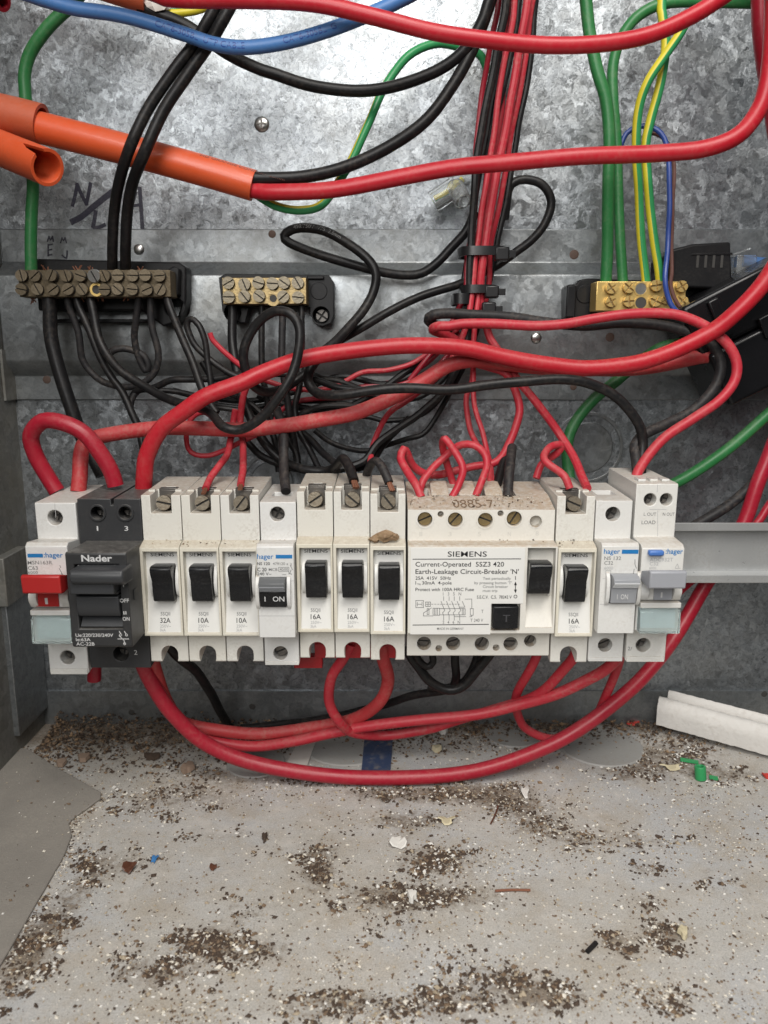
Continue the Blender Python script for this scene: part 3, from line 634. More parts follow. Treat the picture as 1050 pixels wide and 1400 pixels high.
# ---- modern white units with lever and clear label window (far left switch, far right residual unit)
def hager_new(key):
    YF=-116.0; yrear=-58
    if key=='l':
        x0,x1=-161,-142; ztop,zs,zft=pz(687,YS),pz(738,YS),pz(747,YF); zmid=pz(832,YF); zfb=pz(880,YF); zb=pz(920,YS)
        t=thing('isolator_switch','white modular switch with red lever and clear label window at far left','switch',((x0+x1)/2,-85,zb))
        holes=[((75,708),10.4),((92,899),10)]
    else:
        x0,x1=115.6,134.9; ztop,zs,zft=pz(661,YS),pz(735,YS),pz(750,YF); zmid=pz(822,YF); zfb=pz(866,YF); zb=pz(903,YS)
        t=thing('residual_breaker','tall white breaker with grey lever and blue button at far right','breaker',((x0+x1)/2,-85,zb))
        holes=[((889,683),8.6),((911,683),8.6),((879.5,882),10)]
    prof=[(yrear,zb+5),(YS,zb),(YS,zfb+0.5),(YF+2.5,zfb+0.5),(YF+2.5,zmid),(YF,zmid+0.6),(YF,zft),(YF+2,zft+1.6),(YS,zs+0.5),(YS,ztop-0.3),(YS+0.8,ztop),(yrear,ztop+0.8)]
    cuts=[]; ps=[]
    for (hx,hy),r in holes:
        c,p_,rr=hole_cut(hx,hy,r,YS,9); cuts.append(c); ps.append(p_)
    obj('body',MB().px(prof,x0+0.1,x1-0.1),M['white'],t,cut=cuts,bevel=0.45)
    for p_ in ps: inst('terminal_screw',SCR['cdark'],t,(p_.x,YS+7,p_.z),(0,0.3,0),0.95)
    obj('foot_ledge',MB().box(x0+0.6,x1-0.6,YS-0.6,YS+3,zb-0.5,zb+2.2),M['white'],t,bevel=0.2)
    obj('seam',MB().box((x0+x1)/2-0.12,(x0+x1)/2+0.12,YS-0.05,YS+0.1,ztop-7 if key=='l' else ztop-4,ztop-0.5),M['pink'],t)
    # lever
    L0,L1=(-157.5,-140.4) if key=='l' else (115.2,131.2)
    za,zb_=(pz(787,-130),pz(813,-130)) if key=='l' else (pz(781,-130),pz(806,-130))
    lm=M['rlever'] if key=='l' else M['mgrey2']
    obj('lever',MB().px([(-130,za-0.5),(-128.5,za+0.1),(-118,za-3.2),(-117.5,zb_+0.5),(-127,zb_-0.4),(-129.5,zb_+0.3)],L0,L1),lm,t,bevel=0.6)
    wx0,wx1=((50,80) if key=='l' else (893,919)); wy0,wy1=((812,829) if key=='l' else (805,820))
    a,b=P(wx0,wy1,YF),P(wx1,wy0,YF)
    obj('state_flag',MB().box(a.x,b.x,YF-0.6,YF+1,a.z,b.z+3),lm,t,bevel=0.2)
    mx=(wx0+wx1)/2-3; R(mx,mx+3,(wy0+wy1)/2-3,wy1-3,YF-0.6,M['wink'],t,'state_mark')
    for sx,xa in ((0,x0+0.4),(1,x1-4.2)):
        pr=[(YF-0.1,zmid+0.8)]+[(YF-2.4*math.sin(math.pi*i/8),zmid+0.8+ (zb_-zmid)*0.85*i/8) for i in range(1,8)]+[(YF-0.1,zmid+0.8+(zb_-zmid)*0.85)]
        obj('lever_shoulder',MB().px(pr,xa,xa+3.6),M['white'],t,bevel=0.2)
    # clear window
    w0,w1=x0+0.6,x1-0.4; zt_,zb2=(pz(834,YF),pz(880,-118)) if key=='l' else (pz(824,YF),pz(866,-118))
    obj('label_card',MB().box(w0+1.5,w1-1.5,YF+1.7,YF+2.4,zb2+2,zt_-2.5),M['winback'],t)
    obj('clear_window',MB().px([(YF+1.6,zb2+0.5),(-118.6,zb2),(-119.2,zb2+1.2),(-118.4,zt_-4),(-116.8,zt_-2.2),(YF+1.6,zt_-2.2)],w0,w1),M['window'],t,bevel=0.35)
    obj('window_head',MB().box(w0,w1,YF-2.2,YF+2,zt_-2.0,zt_+0.6),M['white'],t,bevel=0.4)
    if key=='l':
        R(38,58.5,757,762,YF,M['bink'],t); T(':hager',60,86.5,762,7,YF,M['bink'],t,0.015)
        T('MSN163R',38,72,771.5,5,YF,M['gink'],t); T('C63',38.5,52,779,5.2,YF,M['gink'],t); T('6000',38.5,52,784.5,3.8,YF,M['gink'],t)
        lines([(82,773,83,776),(81,777,86,786),(84,784,86,789)],YF,0.3,M['gink'],t)
        obj('side_boss',MB().dome((-141.9,-97,pz(727,-97)),2.0,0.9,(1,0,0)),M['steel'],t)
    else:
        T(':hager',910,933.5,757,7,YF,M['bink'],t,0.015); 
        a,b=P(886.5,760,YF-1.8),P(908,752.5,YF-1.8)
        obj('test_button',MB().box(a.x,b.x,YF-2.8,YF+0.3,a.z,b.z),M['bluebtn'],t,bevel=0.8)
        T('ADC932T',888,920,767.5,5,YF,M['pink'],t); T('C32',888,900,773,4.6,YF,M['pink'],t); T('6000',887.5,897,778,3.2,YF,M['pink'],t)
        lines([(923,776,926,771),(926,771,928,776),(923,777,930,777)],YF,0.25,M['pink'],t)
        T('L OUT',880,897,705,4.4,YS,M['gink'],t); T('N OUT',906,922,705,4.4,YS,M['gink'],t); T('LOAD',877,896,716.5,5,YS,M['gink'],t)
        lines([(888,696.5,911,696.5),(899,698,899,734)],YS,0.2,M['pink'],t)
        T('2/',858,864,889,5,YS,M['gink'],t)
        for k in range(3): obj('top_rib',MB().box(118+k*5.5,121.5+k*5.5,-98,-92,ztop+0.1,ztop+1.3),M['white'],t,bevel=0.2)
    return t
M['mgrey2']=plain('lever_grey_plastic',(0.33,0.34,0.37),0.42,var=0.03)
hager_new('l'); hager_new('r')

# ---- black main switch
def nader():
    x0,x1=-141.2,-112.0; YF=-128.0; yrear=-58
    ztop,zs,zft,zfb,zb=pz(682,YS),pz(738,YS),pz(756,YF),pz(886,YF),pz(913,YS)
    t=thing('main_switch','black two pole changeover switch with wide dark lever','switch',((x0+x1)/2,-85,zb))
    cuts=[]; rings=[]
    for hx,hy,r in ((133.5,701,9.8),(171.5,701,9.8),(165,894,10.5)):
        c,p_,rr=hole_cut(hx,hy,r,YS,10); cuts.append(c); rings.append((p_,rr))
    prof=[(yrear,zb+4),(YS,zb),(YS,zfb+0.4),(YF+4,zfb+0.2),(YF,zfb+3.0),(YF,zft),(YS,zs),(YS,ztop),(yrear,ztop+1)]
    bx0,bx1=-138.2,-111.6
    body=MB().px([(yrear,zb+4),(YS,zb),(YS,ztop),(yrear,ztop+1)],x0,x1)
    obj('body',body,M['charcoal'],t,cut=cuts+[MB().box((x0+x1)/2+1.0,(x0+x1)/2+2.2,-104,-60,ztop-3,ztop+4)],bevel=0.4)
    # front hood, tapered to the right, with lever well
    wx0,wx1=pxx(106,830,YF),pxx(166,830,YF); wz0,wz1=pz(860,YF),pz(772,YF)
    obj('front_hood',MB().px([(YS-0.05,zfb+0.3),(YF+1.2,zfb),(YF,zfb+1),(YF,zft-0.5),(YF+0.8,zft+0.2),(YS-0.05,zs-0.3)],bx0,bx1),M['charcoal'],t,cut=[MB().box(wx0,wx1,YF-2,YF+7,wz0,wz1)],bevel=0.5)
    z=lambda q: pz(q,YF)
    obj('well_slope',MB().px([(YF+6.5,z(858)),(YF+1.0,z(858)),(YF+4.5,z(846)),(YF+6.5,z(846))],wx0+0.2,wx1-0.2),M['charcoal2'],t,bevel=0.2)
    obj('rocker',MB().px([(YF+6.5,z(842)),(YF-0.2,z(842)),(YF-1.6,z(836)),(YF-2.2,z(825)),(YF-2.0,z(814)),(YF+6.5,z(812))],wx0+0.4,wx1-0.4),M['charcoal2'],t,bevel=0.4)
    obj('rocker_ridge',MB().box(wx0+0.4,wx1-0.4,YF-2.0,YF+5,z(811),z(806.5)),M['charcoal2'],t,bevel=0.4)
    la,lb=pxx(90.5,790,-140),pxx(165,790,-140)
    obj('lever',MB().px([(YF+4,z(796)),(-134.5,pz(801,-136)),(-137.4,pz(797,-137)),(-138,pz(788,-137)),(-136.6,pz(780,-137)),(YF+4,pz(778,-134))],la,lb),M['charcoal2'],t,bevel=1.0,seg=3)
    obj('lever_root',MB().box(wx0+0.3,wx1-0.3,-135,YF+5,z(806),z(790)),M['charcoal2'],t,bevel=0.4)
    for p_,rr in rings[:2]:
        obj('terminal_collar',MB().ring((p_.x,YS+0.5,p_.z),(p_.x,YS-0.7,p_.z),rr+0.7,rr-0.25,24),M['charcoal'],t,bevel=0.15)
    for p_,rr in rings: inst('terminal_screw',SCR['cdark'],t,(p_.x,YS+8,p_.z),(0,0.2,0),0.95)
    T('1',132.6,134.6,725.5,6.5,YS,M['wink'],t,0.01); T('3',170.5,175.5,725.5,6.5,YS,M['wink'],t,0.01); T('2',183.5,188,895,6.5,YS,M['wink'],t)
    T('Nader',111.5,153.5,767.5,9.0,YF,M['wink'],t,0.025); T('NDB2E-63/1P',107,160,777.2,4.8,YF,M['wink'],t,0.01)
    T('ON',164.5,173.5,795.5,5.2,YF,M['wink'],t); R(168.4,169.3,797.5,802.5,YF,M['wink'],t,'printed_mark')
    T('OFF',164,176.5,823.5,5.2,YF,M['wink'],t); T('II',169,173,840,4.5,YF,M['wink'],t); T('ON',168,177.5,848.5,5.2,YF,M['wink'],t)
    T('Ue:220/230/240V',103.5,155,870.5,4.6,YF,M['wink'],t,0.01); T('Ie:63A',104,124,876.5,4.6,YF,M['wink'],t,0.01); T('AC-22B',104.5,129.5,882.5,4.6,YF,M['wink'],t,0.01)
    lines([(161,873.5,176,873.5),(163,869,170,876),(170,876,170,880),(163,863,165,866),(170,863,172,866)],YF,0.35,M['wink'],t)
    mb=MB()
    for cx,cy in ((165,868),(173,868),(170.5,880)):
        p_=P(cx,cy,YF); mb.ring((p_.x,YF-0.06,p_.z),(p_.x,YF-0.12,p_.z),0.62,0.38,12)
    obj('printed_ring',mb,M['wink'],t)
    obj('side_clip',MB().box(bx1-0.2,bx1+0.25,-122,-118,pz(818,-120),pz(805,-120)),M['toggle'],t)
nader()

# ---- wide earth leakage breaker
def rcd():
    x0,x1=11.0,78.9; YF=-112.0; yrear=-60
    ztop,zs,zft,zfb,zb=pz(697,YS),pz(739,YS),pz(746,YF),pz(868,YF),pz(897,YS)
    t=thing('earth_leakage_breaker','wide ivory earth leakage breaker with printed front and square black button','breaker',((x0+x1)/2,-85,zb))
    H=[(581,710,10.4,'brass'),(622.5,710.5,10.4,'brass'),(663.5,711,10.4,'brass'),(703,709,10.6,'brass'),(732.5,713,8.6,None),(602.5,703,4.2,None),(684.5,702,4.2,None),
       (579.8,879.5,10,'dark'),(619.5,879.5,10,'dark'),(658.8,880,10,'dark'),(698,880,10,'dark'),(724.8,876,8.6,'dark'),(600,886.5,4.6,None),(678.3,885.5,4.6,None)]
    cuts=[]; scr=[]
    for hx,hy,r,k in H:
        c,p_,rr=hole_cut(hx,hy,r,YS,7 if k else 5); cuts.append(c); scr.append((p_,rr,k))
    zm=pz(678,-88)
    prof=[(yrear,zb+6),(YS+0.5,zb),(YS,zb+0.5),(YS,zfb+0.3),(YF+0.8,zfb+0.2),(YF,zfb+0.8),(YF,zft-0.6),(YF+0.8,zft),(YS,zs),(YS,ztop),(-88,zm),(yrear,zm+2.5)]
    for k,cx in enumerate((576,619,653,694)):
        xx=pxx(cx,677,-84); cuts.append(MB().box(xx-3.6,xx+3.6,-87.6,-74,zm-6,zm+9))
    # toggle hollow and button well
    tx0,tx1=pxx(720,800,YF),pxx(758,800,YF); hz0,hz1=pz(858,YF),pz(749,YF)
    cuts.append(MB().px([(YF-1,hz1),(YF+5,hz1-0.6),(YF+5,pz(835,YF)),(YF+0.4,hz0),(YF-1,hz0)],tx0,tx1))
    bx0,bx1=pxx(671.5,840,YF),pxx(711,840,YF); cuts.append(MB().box(bx0,bx1,YF-1,YF+3.5,pz(862,YF),pz(825.5,YF)))
    obj('body',MB().px(prof,x0,x1),[M['rcdtop']],t,cut=cuts,bevel=0.3)
    for p_,rr,k in scr:
        if k: inst('terminal_screw',SCR[k],t,(p_.x,YS+5.5 if k=='dark' else YS+4,p_.z),(0,random.uniform(-1.2,1.2),0),1.05 if rr>3 else 0.85)
        if rr>3 and k=='brass': obj('hole_rim',MB().ring((p_.x,YS+0.3,p_.z),(p_.x,YS-0.18,p_.z),rr+0.9,rr-0.05,28),M['ivory'],t)
        if rr>2.5 and k!='brass': obj('hole_rim',MB().ring((p_.x,YS+0.3,p_.z),(p_.x,YS-0.15,p_.z),rr+0.6,rr-0.05,28),M['ivory'],t)
    # label plate
    a=P(561,867,YF); b=P(718,749,YF)
    pl=MB().py([(a.x,a.z),(pxx(671,840,YF),a.z),(pxx(671,840,YF),pz(825,YF)),(b.x,pz(825,YF)),(b.x,b.z),(a.x,b.z)],YF-0.25,YF+0.1)
    obj('label_plate',pl,M['panelw'],t)
    obj('test_button',MB().px([(YF+3,pz(858,YF)),(YF-1.8,pz(858,YF)),(YF-2.2,pz(828,YF)),(YF+3,pz(828,YF))],pxx(673.5,840,YF),pxx(708,840,YF)),M['toggle'],t,bevel=0.35)
    T('T',687,697,850,10,YF-2.2,M['gink2'],t,lift=0.15)
    tx=pxx(739,800,-117); hub=pz(800,-117)
    top=pz(772,-118); bot=pz(814,-115); mid=pz(795,-117)
    obj('toggle',MB().px([(YF+4.8,top-0.5),(-114,top+0.1),(-117.2,top),(-118.0,top-1.3),(-117.4,top-4.5),(-115.4,mid),(-115.2,mid-1.5),(-114.9,(mid+bot)/2),(-114.0,bot+0.8),(-113,bot),(YF+4.8,bot)],tx-5.0,tx+5.0),M['toggle'],t,bevel=0.45)
    for sx in (-1,1):
        pr=[(YF+4.9,hub-8)]+[(YF+4.9-4.4*math.sin(math.pi*i/8),hub-0.5-7.8*math.cos(math.pi*i/8)) for i in range(1,8)]+[(YF+4.9,hub+7.6)]
        xa=tx+sx*5.1; xb=tx+sx*6.1; obj('hub_cheek',MB().px(pr,min(xa,xb),max(xa,xb)),M['panelw'],t)
    # fins between the wire slots
    for k,cx in enumerate((600,637,672)):
        xx=pxx(cx,668,-78); obj('slot_fin',MB().px([(-88,zm+0.1),(-70,zm+1.2),(-68,zm+4.2),(-84,zm+2.2)],xx-4.2,xx+4.2),M['rcdtop'],t,bevel=0.3)
    Y=YF-0.25; I=M['ink']; G=M['gink']
    T('SIEMENS',612,665.5,761,7.4,Y,I,t,0.008); lines([(564.5,764.5,712,764),(564.5,854.5,668,853.5)],Y,0.36,I,t)
    T('Current-Operated  5SZ3 420',568,689,774.5,6.6,Y,I,t); T("Earth-Leakage Circuit-Breaker 'N'",568,709,784.5,6.6,Y,I,t)
    T('25A  415V  50Hz',568,616.5,792.5,4.6,Y,I,t); T('I',568,568.8,799,4.6,Y,I,t); T('TN',570.5,575,800,2.6,Y,I,t); T('30mA  4-pole',577,617.5,799,4.6,Y,I,t)
    T('Protect with 100A HRC Fuse',568,648,808,4.6,Y,I,t)
    for s_,a_,b_,y_ in (('Test periodically',660,698.5,792.5),("by pressing button 'T'.",648.5,701,798.5),('Circuit breaker',660,694.5,803.7),('must trip',660,680,809.2)): T(s_,a_,b_,y_,3.7,Y,G,t)
    T('S.E.C.V.  C.S.  78242 V',652,699.5,818.3,4.4,Y,I,t,0.008)
    lines([(704.7,788,704.7,792.5),(704.7,797,704.7,808)],Y,0.32,I,t)
    mb=MB()
    for (ax,ay,d) in ((704.7,795,1),(704.7,811,-1)):
        q=[P(ax,ay,Y),P(ax-2,ay+5*d,Y),P(ax+2,ay+5*d,Y)]; mb.add([(c.x,Y-0.08,c.z) for c in q],[(0,1,2)])
    p_=P(704.7,815.5,Y); mb.ring((p_.x,Y-0.06,p_.z),(p_.x,Y-0.12,p_.z),0.85,0.6,16)
    obj('printed_arrow',mb,I,t,recalc=False)
    T('1   3   5   N',605.5,630.5,814,4.4,Y,G,t); T('2   4   6   N',605,629,852.5,4,Y,G,t); T('T',658,661,838,4.6,Y,G,t); T('T 240 V',643,660.5,850,4.4,Y,G,t); T('MADE IN GERMANY',597.5,634,861,3.2,Y,G,t)
    sg=[]
    for cx in (606.5,614,621,628.5):
        sg+=[(cx,815.5,cx,821),(cx-3.5,822,cx,831),(cx,831,cx+1.5,834.5),(cx+1.5,834.5,cx-1.5,838),(cx-1.5,838,cx,841),(cx,841,cx,848)]
    sg+=[(568.5,821,579,821),(579,821,579,830.5),(579,830.5,568.5,830.5),(568.5,830.5,568.5,821),(570.5,823,570.5,828.5),(577,823,577,828.5),(570.5,826,577,826),
         (582,823,588.5,823),(588.5,823,588.5,829),(588.5,829,582,829),(582,829,582,823),(585.2,823,585.2,829),(582,826,588.5,826),
         (592,831.5,601,831.5),(601,831.5,601,841),(601,841,592,841),(592,841,592,831.5),(594,832,594,841),(596,832,596,841),(598,832,598,841),
         (601,832,636,832),(636,832,636,840.5),(636,840.5,601,840.5),(632,832,632,840.5),(634,832,634,840.5),
         (579,842,592,842),(579,842,579,838),(579,838,590,831),(584,832,586.5,832),(586.5,832,586.5,840),(586.5,840,584,840),(584,840,584,832),
         (632,822,635.5,830),(635.5,830,628.5,830),(636,819,645,819),(645,819,645,832),(643,832,647,832),(647,832,647,841),(647,841,643,841),(643,841,643,832),(645,841,645,843),(645,843,642,843),(621,843,637,843)]
    sg+=[(590+4*i,826,592.2+4*i,826) for i in range(10)]
    lines(sg,Y,0.26,G,t,'printed_diagram')
    zz=lambda q:0
    # stamped number on the sloping dusty top
    v,f=glyphs('0885-7'); a_=np.array(v); mb=MB(); w0,w1=a_[:,0].min(),a_[:,0].max(); A=pxx(619,690,-97); B=pxx(675,690,-97)
    sl=(zm-ztop)/15.0
    mb.add([(A+(p[0]-w0)/(w1-w0)*(B-A),-101+p[1]/CAPH*9.0,ztop+(2+p[1]/CAPH*9.0)*sl+0.12) for p in v],f); obj('stamped_number',mb,M['soil2'],t,recalc=False)
    for s_,x_ in (('1',573),('3',613),('5',653),('N',694),('8',732)): T(s_,x_,x_+4.5,733 if s_!='8' else 732,6,YS,M['faint'],t)
M['gink2']=plain('worn_button_mark',(0.05,0.05,0.055),0.5); M['faint']=plain('embossed_mark',(0.60,0.585,0.54),0.5)
rcd()

# ================================================================== terminal bars
def neutral_big():
    t=thing('neutral_bar','long dirty brass terminal bar on black base at left','terminal bar',P(140,405,-10))
    Y0=-10.0; a=P(52,432,-18); b=P(250,355,-18)
    c1,p1,r1=hole_cut(238,420,12,-22,14); 
    base=[(a.x+2,pz(425,-20)),(pxx(196,440,-20),pz(425,-20)),(pxx(225,446,-20),pz(447,-20)),(pxx(246,440,-20),pz(440,-20)),(pxx(251,420,-20),pz(425,-20)),(pxx(256,412,-20),pz(410,-20)),(pxx(256,370,-20),pz(366,-20)),(pxx(246,360,-20),pz(359,-20)),(a.x+2,pz(354,-20))]
    obj('base',MB().py(base,-22,-10.05),M['bakelite'],t,cut=[c1],bevel=1.0)
    obj('base_recess_rib',MB().box(pxx(60,440,-20),pxx(205,440,-20),-18,-10.1,pz(441,-20),pz(436,-20)),M['bakelite'],t,bevel=0.5)
    obj('cover_wedge',MB().py([(pxx(226,400,-24),pz(408,-24)),(pxx(246,400,-24),pz(404,-24)),(pxx(247,366,-24),pz(368,-24)),(pxx(240,366,-24),pz(364,-24)),(pxx(226,366,-24),pz(372,-24))],-27,-22.05),M['bakelite'],t,bevel=0.8)
    x0,x1=pxx(25,386,-38),pxx(233,386,-38); zt,zb=pz(369,-38),pz(406,-38)
    obj('brass_bar',MB().box(x0,x1,-38,-26,zb,zt),M['dirtbrass'],t,bevel=0.4)
    for x in (x0+20,x1-18): obj('bar_post',MB().box(x-4,x+4,-26.05,-21.5,zb+2,zt-2),M['bakelite'],t)
    xs=[32,50,74,93,113,132,145,163,183,201,220]; ang=[1.4,-0.7,-1.1,1.3,0.35,1.1,1.2,0.0,0.05,0.0,-0.1]
    for i,x in enumerate(xs):
        p=P(x,377.5,-38); inst('terminal_screw',SCR['new' if i==5 else 'dirty'],t,(p.x,-38+0.3-random.uniform(0,1.4),p.z),(random.uniform(-.1,.1),ang[i],0))
    xs=[32,53,75,96,115,None,145,163,183,203,220]; ang=[0.2,1.1,-0.6,-0.5,1.0,0,0,0.7,0.1,-0.4,-1.0]
    for i,x in enumerate(xs):
        if x is None:
            p=P(132,396,-38); obj('open_hole_rim',MB().ring((p.x,-37.8,p.z),(p.x,-38.4,p.z),3.4,2.2),M['brass'],t); obj('hole_shade',MB().cyl((p.x,-37.9,p.z),(p.x,-38.1,p.z),2.25,2.25,16),M['hole'],t); continue
        p=P(x,396,-38); inst('terminal_screw',SCR['dirty'],t,(p.x,-38+0.3-random.uniform(0,1.4),p.z),(random.uniform(-.1,.1),ang[i],0))
    rr=random.Random(3)
    for (cx,cy,s_) in ((62,366,1),(105,366,1),(122,367,1),(150,366,1),(47,412,-1),(106,409,-1),(137,409,-1),(173,409,-1),(190,367,1)):
        mb=MB()
        for k in range(4):
            p=P(cx+rr.uniform(-5,5),cy,-32); q=p+Vector((rr.uniform(-2,2),rr.uniform(-2,2),s_*rr.uniform(0.3,1.4)))
            mb.cyl(p-Vector((0,0,s_*1.5)),q,0.32,0.28,6)
        obj('copper_strands',mb,M['copper'],t)
neutral_big()
def neutral_small():
    t=thing('neutral_bar','short brass terminal bar with ten slotted screws on black base','terminal bar',P(375,430,-10))
    P2=lambda a,b:(pxx(a,b,-22),pz(b,-22))
    base=[P2(304,425),P2(309,436),P2(318,441),P2(335,441),P2(340,420),P2(424,420),P2(424,430),P2(430,443),P2(441,446),P2(452,442),P2(456,432),P2(456,386),P2(450,376),P2(308,374),P2(299,380)]
    c1,p1,r1=hole_cut(439,431,11.5,-22,9); c2,p2,r2=hole_cut(318,427,11.5,-22,9)
    obj('base',MB().py(base,-22,-10.05),M['bakelite'],t,cut=[c1,c2],bevel=0.9)
    inst('fixing_screw',SCR['cdark'],t,(p1.x,-15,p1.z),(0,0.6,0),1.1)
    pc=P(436,398,-22); obj('round_cap',MB().cyl((pc.x,-21.9,pc.z),(pc.x,-22.5,pc.z),4.6,4.4,28),M['bakelite'],t,bevel=0.2)
    obj('top_rib',MB().box(pxx(420,380,-23),pxx(443,380,-23),-24,-22.02,pz(382,-23),pz(377,-23)),M['bakelite'],t,bevel=0.5)
    x0,x1=pxx(304,398,-33),pxx(419,398,-33); zt,zb=pz(379.5,-33),pz(416,-33)
    obj('brass_bar',MB().box(x0,x1,-33,-22.05,zb,zt),M['oldbrass'],t,bevel=0.4)
    for i,(x,y,a) in enumerate(((313,387,-0.5),(335,389,1.2),(354,387,0.3),(373,388,0.05),(389,387,0.6),(407.5,387,1.05),(314,406.5,0.0),(335,405.5,0.9),(355,405,0.6),(388,406,-0.7),(408,407,0.1))):
        p=P(x,y,-33); inst('terminal_screw',SCR['old'],t,(p.x,-32.8-random.uniform(0,1),p.z),(0,a,0))
    p=P(373.5,408,-33); obj('open_hole_rim',MB().ring((p.x,-32.8,p.z),(p.x,-33.6,p.z),3.9,2.4),M['oldbrass'],t); obj('hole_shade',MB().cyl((p.x,-32.9,p.z),(p.x,-33.15,p.z),1.9,1.9,16),M['hole'],t)
neutral_small()
def earth():
    t=thing('earth_bar','bright brass earth terminal bar with cross-head screws at right','terminal bar',P(870,425,-10))
    P2=lambda a,b:(pxx(a,b,-22),pz(b,-22))
    obj('base',MB().py([P2(774,436),P2(774,392),P2(779,388),P2(789,388),P2(793,382),P2(806,380),P2(925,384),P2(925,436)],-20,-10.05),M['bakelite'],t,bevel=0.9)
    obj('base_end',MB().box(pxx(774,410,-24),pxx(787,410,-24),-25,-20.02,pz(434,-24),pz(390,-24)),M['bakelite'],t,bevel=0.7)
    pc=P(800,402,-20); obj('round_cap',MB().cyl((pc.x,-19.9,pc.z),(pc.x,-20.6,pc.z),5.0,4.8,28),M['bakelite'],t,bevel=0.2)
    x0,x1=pxx(815,405,-36),pxx(937.5,405,-36); zt,zb=pz(384.5,-36),pz(425,-36)
    obj('brass_bar',MB().box(x0,x1,-36,-24,zb,zt),M['brass'],t,bevel=0.4)
    for x in (x0+10,x1-10): obj('bar_post',MB().box(x-4,x+4,-24.02,-19.8,zb+3,zt-3),M['bakelite'],t)
    for i,(x,y) in enumerate(((834,394.5),(858,393.5),(895,391),(930,392),(834,412.5),(858,412.5),(894,412),(908,410.5),(931,412))):
        p=P(x,y,-36); inst('terminal_screw',SCR['cross'],t,(p.x,-35.8-random.uniform(0.2,1),p.z),(0,random.uniform(0,1.5),0),1.02 if i!=7 else 0.7)
    for (x,y,m_) in ((876,395,'steel'),(876,414,'hole')):
        p=P(x,y,-36); obj('open_hole_rim',MB().ring((p.x,-35.8,p.z),(p.x,-36.35,p.z),3.6,2.9),M['brass'],t); obj('hole_fill',MB().cyl((p.x,-35.9,p.z),(p.x,-36.12,p.z),2.9,2.9,16),M[m_],t)
earth()
# ================================================================== cables
PATHS={}
def off(p): return p[0]<-5 or p[0]>1052 or p[1]<-4
def run_on(pts,q,d=75):
    """cables that leave the picture keep going instead of stopping at its edge"""
    q=list(q)
    if off(pts[0]): t=(q[0]-q[1]).normalized(); t.y*=0.3; q.insert(0,q[0]+t*d)
    if off(pts[-1]): t=(q[-1]-q[-2]).normalized(); t.y*=0.3; q.append(q[-1]+t*d)
    return q
def fill(pts):
    n=len(pts); ys=[(i,p[2]) for i,p in enumerate(pts) if len(p)>2]; out=[]
    for i,p in enumerate(pts):
        if len(p)>2: y=p[2]
        else:
            lo=[q for q in ys if q[0]<i]; hi=[q for q in ys if q[0]>i]
            if lo and hi:
                a,b=lo[-1],hi[0]; t=(i-a[0])/(b[0]-a[0]); t=t*t*(3-2*t); y=a[1]+(b[1]-a[1])*t
            else: y=(lo or hi)[-1 if lo else 0][1]
        out.append(P(p[0],p[1],y))
    return out
def wobble(path,w):
    """hand-bent cable is never a perfect curve: slow uneven drift, small kinks"""
    ph=[random.uniform(0,6.28) for _ in range(6)]; L=0; out=[]; n=len(path); amp=0.16 if w>12.4 else 0.24; lam=2.2 if w>12.4 else 1.0
    for i,p in enumerate(path):
        if i: L+=(p-path[i-1]).length
        e=min(1,i/6,(n-1-i)/6)
        out.append(p+Vector((math.sin(L/9/lam+ph[0])+0.5*math.sin(L/4.3/lam+ph[1]),math.sin(L/8/lam+ph[2])+0.5*math.sin(L/3.7/lam+ph[3]),math.sin(L/10/lam+ph[4])+0.5*math.sin(L/4.9/lam+ph[5])))*amp*e)
    return out
def wire(name,m,w,label,pts,group=None,stripe=None,twist=0.0,cat='cable',n=14,copper=False,key=None):
    q=fill(pts); path=wobble(spline(run_on(pts,q)),w)
    mid=pts[len(pts)//2]; c=q[len(q)//2]
    r=(w*(1.10 if w<12.5 else 0.98))/2.0*mmpx(mid[1],c.y)
    mats=[M[m]] if isinstance(m,str) else [M[x] for x in m]
    mb=MB().tube(path,r,n,stripe,twist)
    if copper:
        t=thing(name,label,cat,path[0],group); obj('sheath',mb,mats,t)
        e=path[-1]; d=(path[-1]-path[-3]).normalized(); e0=e-d*0.5
        k=MB()
        for a in range(5): k.cyl(e0+Vector((math.cos(a*1.25),math.sin(a*1.25),0))*r*0.35,e0+d*5.0+Vector((math.cos(a*1.25),math.sin(a*1.25),0))*r*0.4,r*0.3,r*0.3,7)
        obj('copper_core',k,M['copper'],t); o=t
    else:
        o=obj(name,mb,mats); tag(o,label,cat,group)
    if key: PATHS[key]=(path,r,o)
    return o
def cable_text(key,s,start,capmm,m,th0=0.0,flip=False):
    path,r,o=PATHS[key]; fr=frames(path); L=[0]
    for i in range(1,len(path)): L.append(L[-1]+(path[i]-path[i-1]).length)
    v,f=glyphs(s); mb=MB(); vs=[]; k=capmm/CAPH
    for p in v:
        q=start+(p[0] if not flip else -p[0])*k; i=max(0,min(len(L)-2,np.searchsorted(L,q)-1)); t=(q-L[i])/(L[i+1]-L[i])
        c=path[i].lerp(path[i+1],t); T_=fr[i][1].lerp(fr[i+1][1],t).normalized()
        a=Vector((0,-1,0)); a=(a-T_*a.dot(T_)).normalized(); b=T_.cross(a)
        if b.z<0: b=-b
        th=th0+((p[1]-0.3)*k)/r
        vs.append(tuple(c+(a*math.cos(th)+b*math.sin(th))*(r+0.05)))
    mb.add(vs,f); return obj('printed_text',mb,M[m],o,recalc=False)

